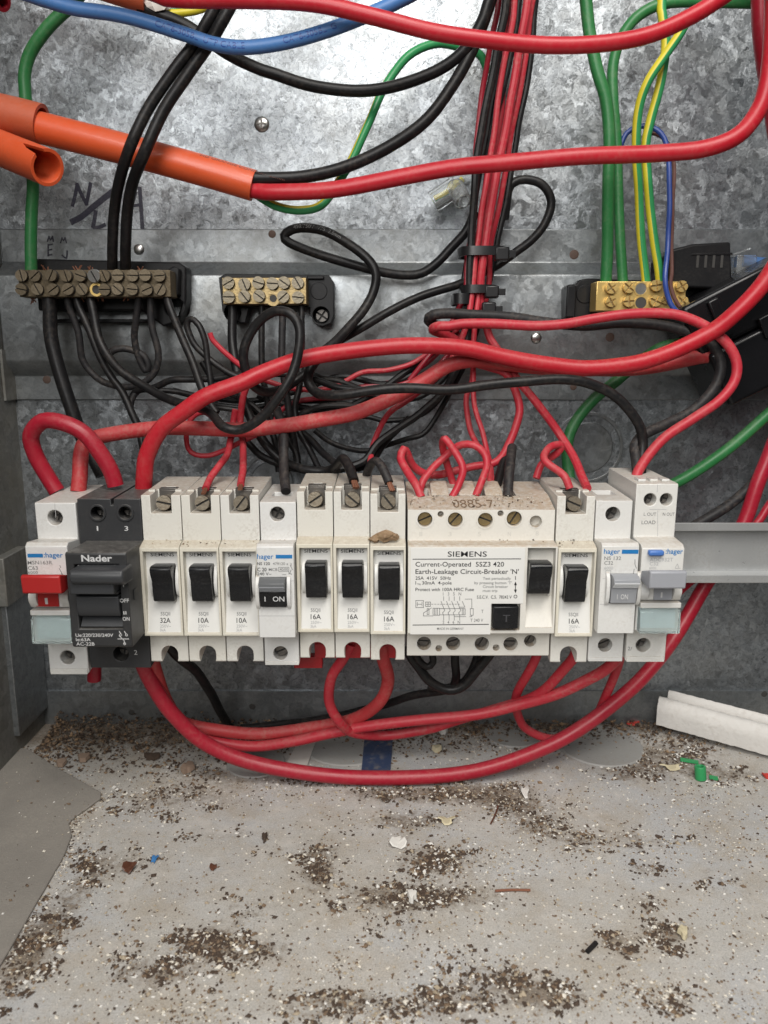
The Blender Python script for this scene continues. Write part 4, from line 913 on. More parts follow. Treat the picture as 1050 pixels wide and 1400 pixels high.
# ---- top
wire('blue_cable','blue',19,'light blue data cable with print sagging across the top left',[(20,-14,-82),(60,-1),(103,11),(150,18),(192,28),(257,49),(295,61),(338,65),(395,57),(452,40),(513,15),(548,-1),(590,-22,-82)],key='blue')
cable_text('blue','CAT6-305BL  UTP CABLE',137,2.6,'nblue',-0.1)
cable_text('blue','CAT6-305BL  G',193,2.6,'nblue',-0.1)
wire('red_cable','red',22,'thick red cable swinging across the very top of the picture',[(190,-16,-92),(235,-1),(320,0),(390,1),(445,7),(513,23),(605,46),(700,59),(776,62),(844,57),(896,45),(947,21),(985,-3),(1030,-35,-92)])
wire('red_cable','red',23,'thick red cable leaving the orange conduit and curving up at right edge',[(325,255,-55),(352,261,-56),(376,263),(452,259,-60),(548,242),(624,229,-64),(690,223),(793,214,-70),(896,209),(964,203),(1010,185),(1038,150,-78),(1050,110),(1056,50),(1058,-20,-80)])
wire('red_cable','crimson',27,'red cable hanging down the top right corner in painted shade',[(1040,-20,-50),(1043,40),(1050,100),(1064,190),(1085,300,-50)])  # darker red puts the shade on this cable into its colour
wire('green_cable','green',17,'green cable from top left down into the left terminal bar',[(118,-20,-36),(100,5),(84,19),(62,42),(42,72),(34,100),(35,130),(41,190),(45,250),(43,291),(42,335),(43,377,-33)])
wire('black_cable','black',16,'left one of the two black cables dropping over the long orange conduit',[(312,-30,-74),(297,5),(267,58),(237,98),(202,149),(178,199,-74),(163,247),(156,291,-52),(154,340),(154,374,-33)])
wire('black_cable','black',16.5,'right one of the two black cables dropping over the long orange conduit',[(333,-30,-74),(316,7),(288,58),(258,101),(223,152),(197,208,-74),(181,250),(174,291,-52),(172,340),(172,374,-33)])
wire('black_cable','black',16,'black cable sagging from the top conduit to the top of the bundle',[(190,8,-45),(212,18),(254,35),(309,72),(350,92),(376,101),(426,117),(490,124),(544,117),(597,97),(633,70),(658,32),(676,-20,-45)])
wire('black_cable','black',17,'black cable rising from the orange conduit end to the bundle top',[(325,242,-58),(353,244,-57),(414,242),(471,229),(529,202,-50),(582,164),(620,114),(647,65),(664,23),(680,-25,-38)])
wire('earth_wire',['egreen','yellow'],10.5,'green and yellow wire curling from the orange conduit up behind the bundle',[(328,256,-52),(346,264,-50),(376,281),(410,287),(441,279,-46),(464,248),(483,213,-42),(506,164),(529,114,-30),(559,76),(593,60),(626,63),(655,74),(668,100,-14)],stripe=(9,5),twist=-0.010)
wire('earth_wire',['egreen','yellow'],10,'short green and yellow wire end at the top conduit mouth',[(200,12,-44),(233,17),(267,14),(290,4),(315,-14,-44)],stripe=(-2,6),twist=0.02)

# orange conduits
def pipe(name,m,label,a,b,wpx,wall,cutend=None,Ya=-55,Yb=-55,bevel=0.3):
    p0,p1=P(a[0],a[1],Ya),P(b[0],b[1],Yb); r=wpx/2*mmpx((a[1]+b[1])/2,(Ya+Yb)/2)
    mb=MB().ring(p0,p1,r,r-wall,40); return tag(obj(name,mb,M[m],bevel=bevel),label,'conduit')
def bentpipe(name,m,label,pts,w,wall):
    q=spline(run_on(pts,fill(pts))); r=w/2*mmpx(pts[len(pts)//2][1],q[len(q)//2].y); fr=frames(q); n=36; mb=MB(); Np=len(q)
    for rr in (r,r-wall):
        b=len(mb.v)
        for p,t,a,c in fr: mb.v+= [tuple(p+(a*math.cos(2*math.pi*k/n)+c*math.sin(2*math.pi*k/n))*rr) for k in range(n)]
        for i in range(Np-1):
            for k in range(n): mb.f.append((b+i*n+k,b+i*n+(k+1)%n,b+(i+1)*n+(k+1)%n,b+(i+1)*n+k)); mb.m.append(0)
    o=Np*n
    for i in (0,Np-1):
        for k in range(n): mb.f.append((i*n+k,i*n+(k+1)%n,o+i*n+(k+1)%n,o+i*n+k)); mb.m.append(0)
    return tag(obj(name,mb,M[m]),label,'conduit')
bentpipe('orange_conduit','orange','long orange conduit sloping across the left with cables leaving its end',[(-30,152,-55),(45,172),(120,191),(200,212),(280,234),(347,254,-55)],41,1.9)
PATHS['con']=(spline(fill([(-30,152,-55),(45,172),(120,191),(200,212),(280,234),(347,254,-55)])),41/2*mmpx(212,-55),bpy.data.objects['orange_conduit'])
cable_text('con','HD ORANGE CONDUIT 20mm',107,2.2,'brown',0.95)
bentpipe('conduit_coupling','orange_old','worn wider orange coupling at the left edge over the long conduit',[(-40,147,-55),(0,156),(30,163),(57,170,-55)],52,1.8)
# lower cut-open conduit
q0,q1=P(-40,186,-52),P(65,229,-86)
r_=24*mmpx(215,-76); _d=(q1-q0).normalized(); _r=Vector((-0.2,-0.62,0.78)); _r=(_r-_d*_r.dot(_d)).normalized(); t=tag(obj('cut_conduit',MB().ring(q0,q1,r_,r_-1.5,40),M['orange'],cut=[MB().prism([(-13,-0.5),(3,-2.4),(3,2.6),(-8,1.2)],q1+_r*(r_-4),_d,_d.cross(_r).normalized(),_r,8)],bevel=0.3),'short orange conduit with open cut end under the left coupling','conduit')
obj('bore_shade',MB().cyl(q0,q0.lerp(q1,0.30),r_-1.55,r_-1.55,24),M['hole'],t)  # dark plug deep in the pipe, added to imitate shade inside it
bentpipe('orange_conduit','orange_old','red-orange conduit end slanting in at the very top left',[(30,-58,-45),(90,-40),(150,-20),(203,-4,-45)],42,2.0)
bentpipe('conduit_stub','crimson','small dark red conduit rim in the extreme top left corner',[(-30,-14,-70),(-10,-4),(5,3,-74)],24,1.6)
def crumple(name,label,cat,m,c,rx,ry,rz,seed,jit=0.35,sub=2,dirn=None):
    return tag(obj(name,MB().blob(c,rx,ry,rz,jit,sub,seed),M[m],sharp=20),label,cat)
crumple('tape_scrap','scrap of white tape at the top conduit mouth','tape','paper',P(216,5,-48),5.5,2,3.5,4)
crumple('sealant_blob','small lump of white sealant at the end of the long orange conduit','sealant','paper',P(347,252,-55),1.2,1.2,2.2,9)

# ---- vertical bundle
BG='wires of the tied vertical bundle'
bund=[('crimson',7,'thin dark red wire at the left of the bundle top',[(684,-20,-24),(679,25),(668,75),(659,125),(652,200),(647,300),(640,350),(636,400),(625,425),(600,470),(560,520,-30)]),
 ('black',10,'leftmost thick black wire down the front of the bundle',[(694,-20,-36),(689,25),(678,80),(665,140),(655,200),(648,270),(644,335,-38),(643,400),(641,440,-38),(634,480),(610,530,-40),(575,565),(545,585),(517,606),(500,628),(470,640,-50),(440,645,-55)]),
 ('tred',7.5,'red wire second from the left in the bundle',[(706,-20,-30),(700,30),(688,90),(680,150),(666,240),(655,320),(650,345),(645,400),(637,450),(607,505),(560,545),(530,568),(510,608,-45),(505,640,-55)]),
 ('black',7,'black wire between red wires of the bundle',[(713,-20,-28),(706,40),(695,90),(683,140),(672,190),(660,280),(652,345),(640,420,-30),(622,505),(600,545),(571,569),(529,576),(500,569),(440,570),(373,567),(330,561),(290,556,-30)]),
 ('tred',10,'brightest red wire in the middle of the bundle',[(724,-20,-35),(717,25),(707,90),(693,165),(676,260),(663,335,-38),(657,400),(663,431,-36),(669,460),(681,480),(697,503),(711,523),(734,551),(763,591,-55),(783,622),(797,654),(803,668,-88)]),
 ('tred',7,'red wire right of the middle in the bundle',[(732,-20,-31),(725,25),(716,90),(703,165),(686,260),(671,340),(667,398),(650,450,-26),(646,517),(637,546),(641,580),(652,606),(664,625),(669,640,-60),(669,665,-70)]),
 ('black',7,'black wire along the right side of the bundle',[(736,-20,-28),(730,30),(724,90),(711,165),(696,250),(680,335),(668,390),(655,440,-25),(640,490),(610,545),(583,589),(557,600),(529,609),(498,617),(471,612),(447,601),(430,588,-35)]),
 ('tred',6.5,'red wire at the back of the bundle seen in its gaps',[(700,-20,-22),(692,50),(684,165),(670,250),(660,330),(655,400),(648,450),(648,537),(651,565),(659,590),(666,618),(671,640,-58),(673,664,-68)]),
 ('black',7,'black wire behind the left of the bundle',[(700,-20,-20),(690,60),(669,165),(652,260),(642,330),(633,390),(628,420),(604,470),(550,515),(500,552),(447,548),(397,550),(340,557),(297,553),(267,541),(232,535),(215,534,-26)]),
 ('tred',6.5,'thin red wire wandering left from the bundle to a bare tip',[(660,330,-24),(648,400),(634,440),(600,470),(575,489),(557,500),(530,507),(497,509),(470,522),(443,531),(403,532),(370,523),(347,511),(323,496),(297,471),(290,463),(287,455,-40)]),
 ('crimson',6.5,'dark red wire from the bundle going behind the dusty red cable',[(652,400,-22),(636,450),(598,500),(550,525),(480,540),(428,545),(403,550),(384,562),(372,580,-30)])]
for m_,w_,l_,pt in bund: wire('bundle_wire',m_,w_,l_,pt,BG,cat='wire',n=10)
for (x,y,w,h,lab,hx,hy) in ((659,346,66,12,'upper black cable tie round the vertical bundle',686,347),(653,397,50,11,'lower black cable tie round the vertical bundle',672,399),(630,410,26,14,'third black cable tie slipped below the others',668,424)):
    t=thing('cable_tie',lab,'cable tie',P(x,y,-30),'cable ties on the bundle')
    c=P(x,y,-31); a=w/2*mmpx(y,-40); dz=h/2*mmpx(y,-40); mb=MB(); n=28; vs=[]
    for rr in (1,0.90):
        for z in (-dz,dz):
            vs+=[(c.x+a*rr*math.copysign(abs(math.cos(q))**0.6,math.cos(q)),c.y+11*rr*math.copysign(abs(math.sin(q))**0.6,math.sin(q)),c.z+z) for q in [2*math.pi*i/n for i in range(n)]]
    mb.add(vs,[(k*n+i,k*n+(i+1)%n,l*n+(i+1)%n,l*n+i) for k,l in ((0,1),(1,3),(3,2),(2,0)) for i in range(n)])
    obj('strap',mb,M['tie'],t)
    p=P(hx,hy,-40); hd=obj('head',MB().box(p.x-3.6,p.x+3.6,p.y-2.2,p.y+4,p.z-dz*1.5,p.z+dz*1.5),M['tie'],t,bevel=0.8)
    obj('tail',MB().box(p.x+3.6,p.x+7.2,p.y-0.6,p.y+0.9,p.z-dz*0.8,p.z+dz*0.8),M['tie'],t,bevel=0.2)

# long looping black cables
wire('black_cable','black',11.5,'long black cable looping right of the bundle then forming the big loop at centre left',[(690,300,-24),(695,262,-24),(704,249),(719,245),(738,250),(750,264),(753,282),(743,308),(726,330),(703,347),(677,364,-22),(650,377,-20),(627,388),(599,398),(560,412),(530,427),(483,454,-30),(443,482),(423,506,-50),(403,521),(383,532),(360,535),(341,520),(333,482,-76),(347,447),(373,426),(397,428),(410,450,-84),(407,487),(390,528,-88),(363,565),(330,587),(305,584,-84),(288,566),(270,557,-64),(252,552),(220,541),(189,524,-45),(157,499),(137,465,-38),(124,412,-34),(123,395,-33)],key='loop')
wire('black_cable','black',12,'long black cable from the wall loop sweeping right to the tall white breaker',[(650,290,-18),(637,316,-18),(618,338),(595,361),(570,375),(530,373),(483,363),(430,345),(395,331),(388,322,-22),(398,314),(418,312),(452,320),(490,342),(512,368),(511,396,-30),(493,430),(463,463),(432,490),(420,517,-60),(432,537),(457,541),(513,533,-74),(557,530),(609,534),(660,527),(714,521,-74),(757,519),(800,523),(832,536),(858,558),(874,580),(879,605,-68),(877,640,-72),(876,660,-76)],key='sweep')
cable_text('sweep','450/750V  V75  2.5mm',128,2.0,'gink',0.2)
wire('black_cable','dblack',14.5,'black cable folded back by the bundle then curving down to the right breaker',[(614,452,-34),(600,447,-38),(586,438,-42),(592,431,-46),(612,429),(643,431),(700,434),(743,440,-44),(799,445),(850,441),(905,445,-44),(947,457),(976,476),(986,502,-52),(976,532),(947,561),(905,582),(880,594),(868,609,-66),(870,628),(872,652,-76)])
wire('red_cable','tred',14,'red cable folded back by the bundle and curving round to the tall right breaker',[(632,470,-36),(610,458,-40),(592,451,-46),(600,446,-52),(614,446),(631,443),(671,443),(729,446,-54),(771,443),(814,435),(858,429),(902,428,-58),(932,432),(967,447),(994,469),(1007,496,-66),(1003,523),(982,549),(947,573),(911,596,-72),(888,620),(872,645),(868,660,-80)])

# ---- thick reds across the middle
wire('red_cable','red',23,'thick red cable arching from the black main switch across to upper right',[(196,674,-76),(197,650,-78),(201,622),(220,587),(252,562),(283,541,-80),(330,523),(363,508),(413,491),(480,480),(547,473,-66),(600,473),(643,477),(686,487,-64),(740,497),(800,504),(858,499),(894,490),(932,475,-66),(976,452),(1006,428),(1035,398,-72),(1056,368),(1085,315,-74)])
wire('red_cable','dred',21,'dusty red cable running level from the left switch to the black clamp',[(107,672,-74),(109,650,-72),(110,622),(116,605,-64),(134,597),(173,590),(220,585,-60),(267,586),(330,588),(380,583),(430,575,-62),(480,566),(513,554),(550,537),(580,520),(614,500,-56),(649,493),(690,497),(740,502),(800,504),(858,504),(902,499,-46),(947,490),(990,483,-46)])
wire('red_cable','crimson',23,'short crimson jumper looping between the far left switch and main switch',[(78,672,-74),(63,648,-74),(48,620),(43,594),(60,575),(88,578,-82),(116,593),(138,622),(152,646),(158,664,-80)])

# ---- black cables of the left bar
LB='black neutral cables below the long terminal bar'
for m_,w_,l_,pt in (
 ('black',19,'thickest black cable hanging from the left end of the long bar',[(66,398,-33),(68,420,-33),(70,461),(82,509),(97,556),(110,593,-36),(126,622),(140,650,-40)]),
 ('dblack',8.5,'black wire drooping in a wide curve below the long bar',[(91,400,-33),(94,416),(107,455),(113,493),(132,517,-28),(157,527),(188,527),(210,510),(216,484),(208,446),(206,400,-33)]),
 ('black',9.5,'black wire going from the long bar down behind the dusty red cable',[(103,400,-33),(108,420),(126,461),(148,509,-36),(168,537),(180,565),(191,590,-40),(199,625),(204,655,-50)]),
 ('dblack',8.5,'black wire curling into a small hook below the long bar',[(190,400,-33),(189,415),(185,445),(184,463),(189,488),(198,507,-24),(203,501),(198,488),(185,480),(167,476),(153,480),(147,490,-26)]),
 ('black',10,'straight black wire slanting down from the right end of the long bar',[(227,400,-33),(231,416),(252,468,-40),(267,509),(281,541,-50),(296,565,-54)]),
 ('black',8,'black teardrop loop between the two neutral bars',[(291,545,-44),(288,520),(284,495),(280,467),(271,445),(261,437),(256,445,-40),(266,470),(283,488),(303,503),(323,514),(350,522,-44)]),
 ('black',8.5,'black wire running level behind the red arch at left',[(178,553,-32),(185,536),(211,530),(233,520),(262,518,-40),(300,517),(335,512),(400,512,-44),(430,518),(463,530),(500,534,-50)]),
 ('dblack',8,'black wire hooking down between the bar and the dusty red cable',[(214,531,-30),(195,532),(183,540),(178,556),(185,572),(196,588,-40),(200,610,-46)])):
    wire('neutral_wire',m_,w_,l_,pt,LB,cat='cable',n=12)
MG='black neutral wires below the short terminal bar'
for m_,w_,l_,pt in (
 ('black',13,'thick black wire from the left end of the short bar to the breakers',[(317,408,-28),(318,425,-28),(318,470),(324,507),(330,540,-40),(343,573),(363,607,-46),(390,632),(423,643),(450,643,-56),(463,634),(470,628,-74),(478,640),(484,658,-90)]),
 ('black',8,'second black wire hanging straight from the short bar',[(357,408,-28),(358,423),(358,470),(359,510),(364,545),(372,575,-30)]),
 ('dblack',9,'grey-black wire hanging under the loop from the short bar',[(386,408,-28),(387,437),(385,487),(388,520),(395,560),(402,600,-34),(407,640,-40)]),
 ('black',8,'right black wire hanging from the short bar',[(411,408,-28),(413,425),(412,483),(409,527),(404,557),(410,590),(422,612),(438,645,-50)]),
 ('dblack',12,'black wire dropping into the small blue-banded breaker',[(378,560,-50),(385,580,-56),(388,600),(388,633,-70),(391,672,-86)]),
 ('dblack',11,'black wire bent over into the breaker with the leaf lump',[(500,655,-62),(503,642,-70),(508,632),(516,630,-82),(524,641),(532,660,-91)]),
 ('black',9,'black wire slanting down behind the middle breakers',[(405,585,-42),(424,600,-46),(441,619),(456,632),(461,645,-62)]),
 ('black',9.5,'black wire crossing low behind the middle ivory breakers',[(560,572,-36),(540,590),(522,610),(510,628),(490,640),(470,634,-44),(455,640,-50)])):
    wire('neutral_wire',m_,w_,l_,pt,MG,cat='cable',n=12,copper='leaf lump' in l_ or 'left end of the short' in l_)

for m_,w_,l_,pt in (
 ('black',8,'black wire crossing right under the red arch to the bundle',[(415,505,-34),(440,518),(470,523),(530,545),(580,540),(615,505),(632,465,-26)]),
 ('black',9,'black wire tucked behind the small blue-banded breaker wire',[(380,570,-30),(395,600),(405,619),(408,645,-40)]),
 ('dblack',8,'black wire bowing left below the dusty red cable',[(500,556,-28),(440,556),(402,573),(381,608),(395,645,-44)]),
 ('black',9,'black wire running under the folded cables toward the loop',[(622,455,-24),(600,470),(560,505),(510,540),(470,558),(430,560),(385,552),(352,540,-28)]),
 ('black',9,'black wire sagging low above the left ivory breakers',[(325,590,-38),(340,606),(362,626),(400,640),(442,642,-46)]),
 ('black',8,'black wire weaving level through the middle of the tangle',[(236,534,-22),(290,545),(350,547),(420,530),(470,515),(525,525),(570,510,-24)]),
 ('black',8,'black wire slanting steeply behind the big black loop',[(276,495,-26),(300,530),(330,545),(360,570),(376,602),(381,645,-40)])):
    wire('neutral_wire',m_,w_,l_,pt,'black wires of the tangle above the breakers',cat='cable',n=10)
wire('breaker_wire','crimson',7,'short dark red wire crossing behind the black tangle at centre',[(490,530,-24),(520,525),(551,517),(590,490),(626,452,-22)],cat='wire',n=10)
# ---- thin reds to breakers
for m_,w_,l_,pt,cu in (
 ('tred',8.5,'red wire slanting into the middle breaker of the left ivory group',[(322,560,-50),(318,580,-50),(315,600,-56),(311,620),(301,636),(288,653,-84),(281,668,-93)],True),
 ('tred',8.5,'red wire dropping straight into the third breaker of the left group',[(345,515,-52),(335,533,-52),(330,552),(329,580,-50),(332,600,-54),(333,624),(331,645,-80),(329,663,-93)],True),
 ('tred',6.5,'thin red wire loop hanging below the dusty red cable at left',[(292,570,-48),(280,564),(268,567),(259,577),(255,593,-48),(258,612),(268,621),(285,623),(303,617),(324,607),(350,595,-48)],False),
 ('tred',10,'red wire from the right sweeping to the first terminal of the wide breaker',[(650,497,-50),(672,503,-48),(690,510),(703,531),(711,557),(706,582),(697,606),(686,625,-56),(672,634),(648,637),(621,644),(597,649),(578,646,-62),(564,636),(556,621),(551,615,-70),(547,627),(558,646),(569,663),(576,680,-88)],False),
 ('tred',9.5,'red wire arch between first and third terminal of the wide breaker',[(650,679,-87),(658,659,-82),(665,637),(661,619,-78),(648,608),(633,607),(621,613),(608,625,-72),(593,639),(578,658),(574,672,-80)],False),
 ('tred',9.5,'red wire kinked to a peak above the second terminal of the wide breaker',[(618,680,-87),(627,663,-84),(633,643),(627,627),(617,611),(609,600,-78),(606,606,-72),(608,620),(612,637,-66),(619,660,-64),(622,670,-66)],False),
 ('tred',9.5,'red wire loop beside the right ivory breaker terminal',[(779,668,-92),(771,650),(758,640),(747,632,-84),(744,624),(752,612),(765,608,-70),(768,612),(760,621),(748,628),(739,636,-64),(733,654,-66)],False)):
    wire('breaker_wire',m_,w_,l_,pt,'red wires entering the breakers from above',cat='wire',n=12,copper=cu)
wire('black_cable','dblack',14,'dusty black cable stub entering the right terminal of the wide breaker',[(700,612,-62),(699,622,-70),(696,648,-80),(694,680,-88)])
wire('black_cable','black',11,'black cable behind the dusty black stub of the wide breaker',[(690,626,-56),(685,644,-62),(678,668,-70)])

# ---- right side
GR='earth cables into the brass earth bar'
wire('green_cable','green',17,'thick green earth cable dropping from the top into the earth bar',[(798,-25,-40),(801,5),(806,45),(817,96),(829,137),(833,189,-40),(831,257),(830,330),(828,392,-31)],GR)
wire('green_cable','green',15,'green cable curving from top right down beside the thick green one',[(1060,4,-34),(1024,4),(981,3),(930,2),(896,8),(868,25),(849,52),(838,89),(838,137,-30),(842,189),(845,257),(848,330),(852,392,-30)],GR)
wire('earth_wire',['egreen','yellow'],12.5,'yellow and green earth wire in front, second from right into earth bar',[(940,25,-46),(930,45,-46),(909,76),(885,114),(873,154),(870,206),(873,257),(877,330),(884,392,-32)],GR,stripe=(0,7),twist=0.004)
wire('earth_wire',['egreen','yellow'],11.5,'mostly green earth wire behind the yellow one into earth bar',[(905,-10,-34),(906,20,-36),(909,62),(904,110),(890,165),(882,206),(888,274),(895,330),(903,390,-32)],GR,stripe=(0,3),twist=0.002)
wire('blue_wire','nblue',6.5,'thin navy blue wire arching over the earth wires',[(845,225,-26),(848,202,-26),(856,182),(872,173),(892,175),(908,190),(915,223),(915,274),(913,330,-36),(910,380,-42),(914,408),(923,424),(940,434,-44)],cat='wire',n=10)
wire('brown_wire','brown',5,'thin brown wire beside the navy blue wire',[(880,182,-24),(898,183,-24),(913,195),(920,223),(920,274),(919,330,-34),(917,375,-38),(916,390),(924,412),(938,430,-42)],cat='wire',n=10)
wire('green_cable','dgreen',16,'dark green cable curving down behind the right ivory breaker',[(960,462,-30),(932,469,-30),(902,476),(867,500),(843,520),(811,546),(787,576,-34),(776,606),(778,648,-40),(785,675,-46)])
wire('green_cable','green',16,'green cable slanting up to the right edge from behind tall breaker',[(895,672,-40),(925,660,-38),(961,638),(1006,605),(1050,566),(1090,530,-34)])
wire('black_cable','dblack',15,'black cable curving behind the bare rail at right edge',[(1080,590,-28),(1050,632,-28),(1029,661),(1000,688),(964,711),(920,735,-28)])
wire('red_cable','crimson',20,'dark red cable passing behind the rail and round under all the breakers',[(1075,560,-30),(1050,626,-32),(1036,661),(1019,711,-34),(995,755),(966,797,-38),(941,840),(919,875),(893,910,-50),(860,945),(800,991,-60),(740,1024),(650,1054),(550,1064,-72),(450,1060),(350,1044,-72),(280,1016),(235,975),(207,932,-78),(190,895,-82),(184,868,-84)])
wire('red_cable','crimson',10,'thinner red cable crossing behind the rail at far right',[(1080,650,-30),(1050,692,-30),(1034,715),(990,760),(950,790),(920,818),(890,860,-42)])

# ---- below the breakers
UG='red cables looped under the breakers'
wire('red_cable','dred',17,'dusty red cable from main switch rising to the last 16A breaker of the group',[(203,880,-80),(212,915,-76),(228,960),(251,988,-58),(305,999),(360,1003),(426,995,-54),(483,983),(518,960),(531,930,-70),(524,900,-82),(520,880,-84)],UG)
wire('red_cable','tred',15,'red cable under the row joining main switch to the breaker with grey rocker',[(196,880,-72),(214,930,-66),(245,985),(282,1009,-58),(343,1020),(400,1014),(450,1003,-60),(502,993),(579,984),(655,976,-66),(712,963),(760,949),(800,931,-76),(830,914),(852,890,-84)],UG)
wire('red_cable','tred',12,'red cable loop from the middle 16A breaker to the right 16A breaker',[(480,880,-84),(468,902,-82),(452,929),(451,959),(464,986,-68),(483,1002),(521,1006,-54),(579,998),(617,987),(693,965,-60),(730,952),(762,925,-76),(784,900,-82),(790,880,-84)],UG)
wire('red_cable','tred',10.5,'red cable loop under the right corner of the wide breaker',[(737,880,-76),(733,897,-76),(719,927),(706,950),(706,973),(719,996,-46),(750,1010),(786,1004,-42),(814,980),(832,945),(846,905,-60),(850,885,-64)],UG)
wire('red_cable','crimson',19,'short dark red cable stub below the far left switch',[(128,880,-66),(129,905,-66),(129,930,-66)],UG)
wire('black_cable','black',12,'black cable curving from the wide breaker left side to its right side',[(556,885,-70),(563,900,-70),(586,931),(613,943),(634,937),(653,915),(676,886,-72)])
wire('black_cable','black',10,'black cable dropping straight from the middle of the wide breaker',[(622,880,-72),(622,905,-70),(622,930),(610,943,-60),(563,951,-50),(521,965),(464,978,-40),(388,990,-30),(330,995,-26)])
wire('black_cable','black',10,'black cable joining the lump of black cables under wide breaker',[(655,885,-66),(648,912,-66),(634,932),(612,940,-62),(585,938,-60)])
wire('black_cable','black',9,'small black cable loop just under the wide breaker',[(566,888,-72),(572,902),(583,911),(592,905),(590,888,-72)])
wire('black_cable','black',11.5,'black cable from the first ivory breaker down to the floor at left',[(225,870,-72),(238,892,-70),(267,917),(290,951,-40),(309,986,-20),(318,1000,-12)])
zb=pz(905,YS)
t=thing('busbar_cap','red insulated comb busbar end under the 16A breakers','busbar',P(425,905,-80))
obj('busbar',MB().box(pxx(430,890,-84),pxx(545,890,-84),-84,-78,pz(900,-84),pz(880,-84)),M['busred'],t,bevel=0.4)
obj('end_cap',MB().box(pxx(402,905,-82),pxx(441,905,-82),-83,-77,pz(913,-82),pz(897,-82)),M['busred'],t,bevel=0.6)

# ---- clear connector behind the bundle
t=thing('clear_connector','clear plastic screw connector behind the bundle with green yellow wire inside','connector',P(617,275,-14))
a,b=P(592,276,-14),P(622,256,-16); obj('barrel',MB().ring(a,b,5.6,3.9,24),M['clear'],t,bevel=0.4)
a,b=P(622,254,-16),P(634,276,-24); obj('screw_tower',MB().ring(a,b,4.6,3.0,24),M['clear'],t,bevel=0.4)
a,b=P(616,246,-14),P(640,242,-12); obj('neck',MB().ring(a,b,4.4,3.2,20),M['clear'],t,bevel=0.3)
obj('wire_inside',MB().tube(spline([P(594,272,-14),P(612,262,-15),P(632,245,-13)]),1.6,10,(3,8),0.03),[M['egreen'],M['yellow']],t)

# ---- black plug and data plug
t=thing('black_adapter','black plastic adapter with vent slots behind the earth bar','adapter',P(955,392,-12))
P2=lambda a,b:(pxx(a,b,-26),pz(b,-26))
obj('body',MB().py([P2(904,392),P2(905,352),P2(918,341),P2(945,334),P2(997,331),P2(999,384),P2(990,396)],-28,-8),M['bakelite'],t,bevel=1.2)
obj('top_edge',MB().py([P2(943,350),P2(944,347),P2(999,346),P2(999,349)],-28.5,-27.9),M['bakelite'],t,bevel=0.2)
for k in range(4): obj('vent_slot',MB().box(pxx(952+k*11,355,-28),pxx(955.5+k*11,355,-28),-28.3,-27.8,pz(366,-28),pz(349,-28)),M['hole'],t)  # raised dark strips, the shade of the slots given as colour
t=thing('data_plug','clear modular plug on a short blue data cable','plug',P(1015,372,-14))
a,b=P(1000,381,-16),P(1030,346,-16); obj('shell',MB().box(a.x,b.x,-21,-10,P(1000,378,-16).z,P(1000,350,-16).z),M['clear'],t,bevel=0.5)
obj('wire_core',MB().tube(spline([P(1014,358,-15),P(1035,359,-16),P(1060,362,-18),P(1090,368,-20)]),3.0,12),M['blue'],t)
obj('latch_tab',MB().prism([(0,0),(9,3.2),(9,4),(0,1)],P(1003,349,-18),(1,0,0),(0,0,1),(0,1,0),4),M['clear'],t)

# ---- current clamp
def ctclamp():
    c=P(1015,462,-38); t=thing('current_clamp','black split-core current clamp round a red cable at right edge','clamp',P(1000,530,-38))
    cs,sn=math.cos(math.radians(27)),math.sin(math.radians(27))
    def rb(u0,u1,y0,y1,v0,v1,name,bev,m='ctblack'):
        mb=MB().box(u0,u1,y0,y1,v0,v1); mb.v=[(c.x+x*cs-z*sn,y,c.z+x*sn+z*cs) for x,y,z in mb.v]
        return obj(name,mb,M[m],t,bevel=bev,seg=3)
    rb(-27,36,-50,-14,3,30,'upper_half',2.2); lo=rb(-24,36,-52,-14,-27,2.6,'lower_half',2.2)
    rb(-15,-9,-52.5,-49,6,27,'edge_rib',1.0); rb(4,18,-54,-50,-3,8,'latch',0.8); rb(9,14,-55.5,-53.5,-1,5,'latch_tooth',0.4)
    rb(19,21.5,-53,-51,-22,0,'edge_rib',0.6)
ctclamp()

# ================================================================== things on the floor
def slab(name,label,cat,m,poly,z0,z1,bevel=0.2,parent=None):
    pr=[PZ(a,b,z1) for a,b in poly]
    o=obj(name,MB().prism([(p.x,p.y) for p in pr],(0,0,z0),(1,0,0),(0,1,0),(0,0,1),z1-z0),M[m],parent,bevel=bevel)
    return tag(o,label,cat)
_pl=[PZ(a_,b_,2.6) for a_,b_ in [(-60,1014),(0,1017),(36,1020),(88,1052),(138,1080),(137,1088),(98,1116),(94,1122),(98,1138),(86,1168),(52,1226),(12,1294),(-40,1385)]]
_pl=[p+Vector((random.uniform(-.15,.15),random.uniform(-.15,.15),0)) for i in range(len(_pl)-1) for p in [_pl[i].lerp(_pl[i+1],k/6) for k in range(6)]]+[PZ(-200,1400,1.4),PZ(-200,1014,1.4)]
tag(obj('floor_plate',MB().prism([(p.x,p.y) for p in _pl],(0,0,0.1),(1,0,0),(0,1,0),(0,0,1),1.3),M['plate'],bevel=0.4),'smooth grey sheet lying on the floor at front left','sheet')
EDGE=[p for p in _pl[:-2]]
def disc(px_,py_,rx,label):
    p=PZ(px_,py_,0.6); r=rx*mmpx(py_,p.y); o=obj('knockout_disc',MB().cyl((p.x,p.y,0.05),(p.x,p.y,1.0),r,r*0.97,40),M['knock'],bevel=0.2); tag(o,label,'knockout','round metal knockouts in the floor')
disc(475,1015,62,'flat round knockout under the red loop at floor centre'); disc(350,1042,40,'flat round knockout left of the blue tape'); disc(820,1018,58,'flat round knockout near the white trunking'); disc(700,1003,38,'small dark round knockout behind the big red cable')
slab('blue_tape','worn strip of dark blue tape stuck on the floor','tape','tape',[(498,1012),(537,1012),(534,1052),(494,1056)],0.9,1.25,0)
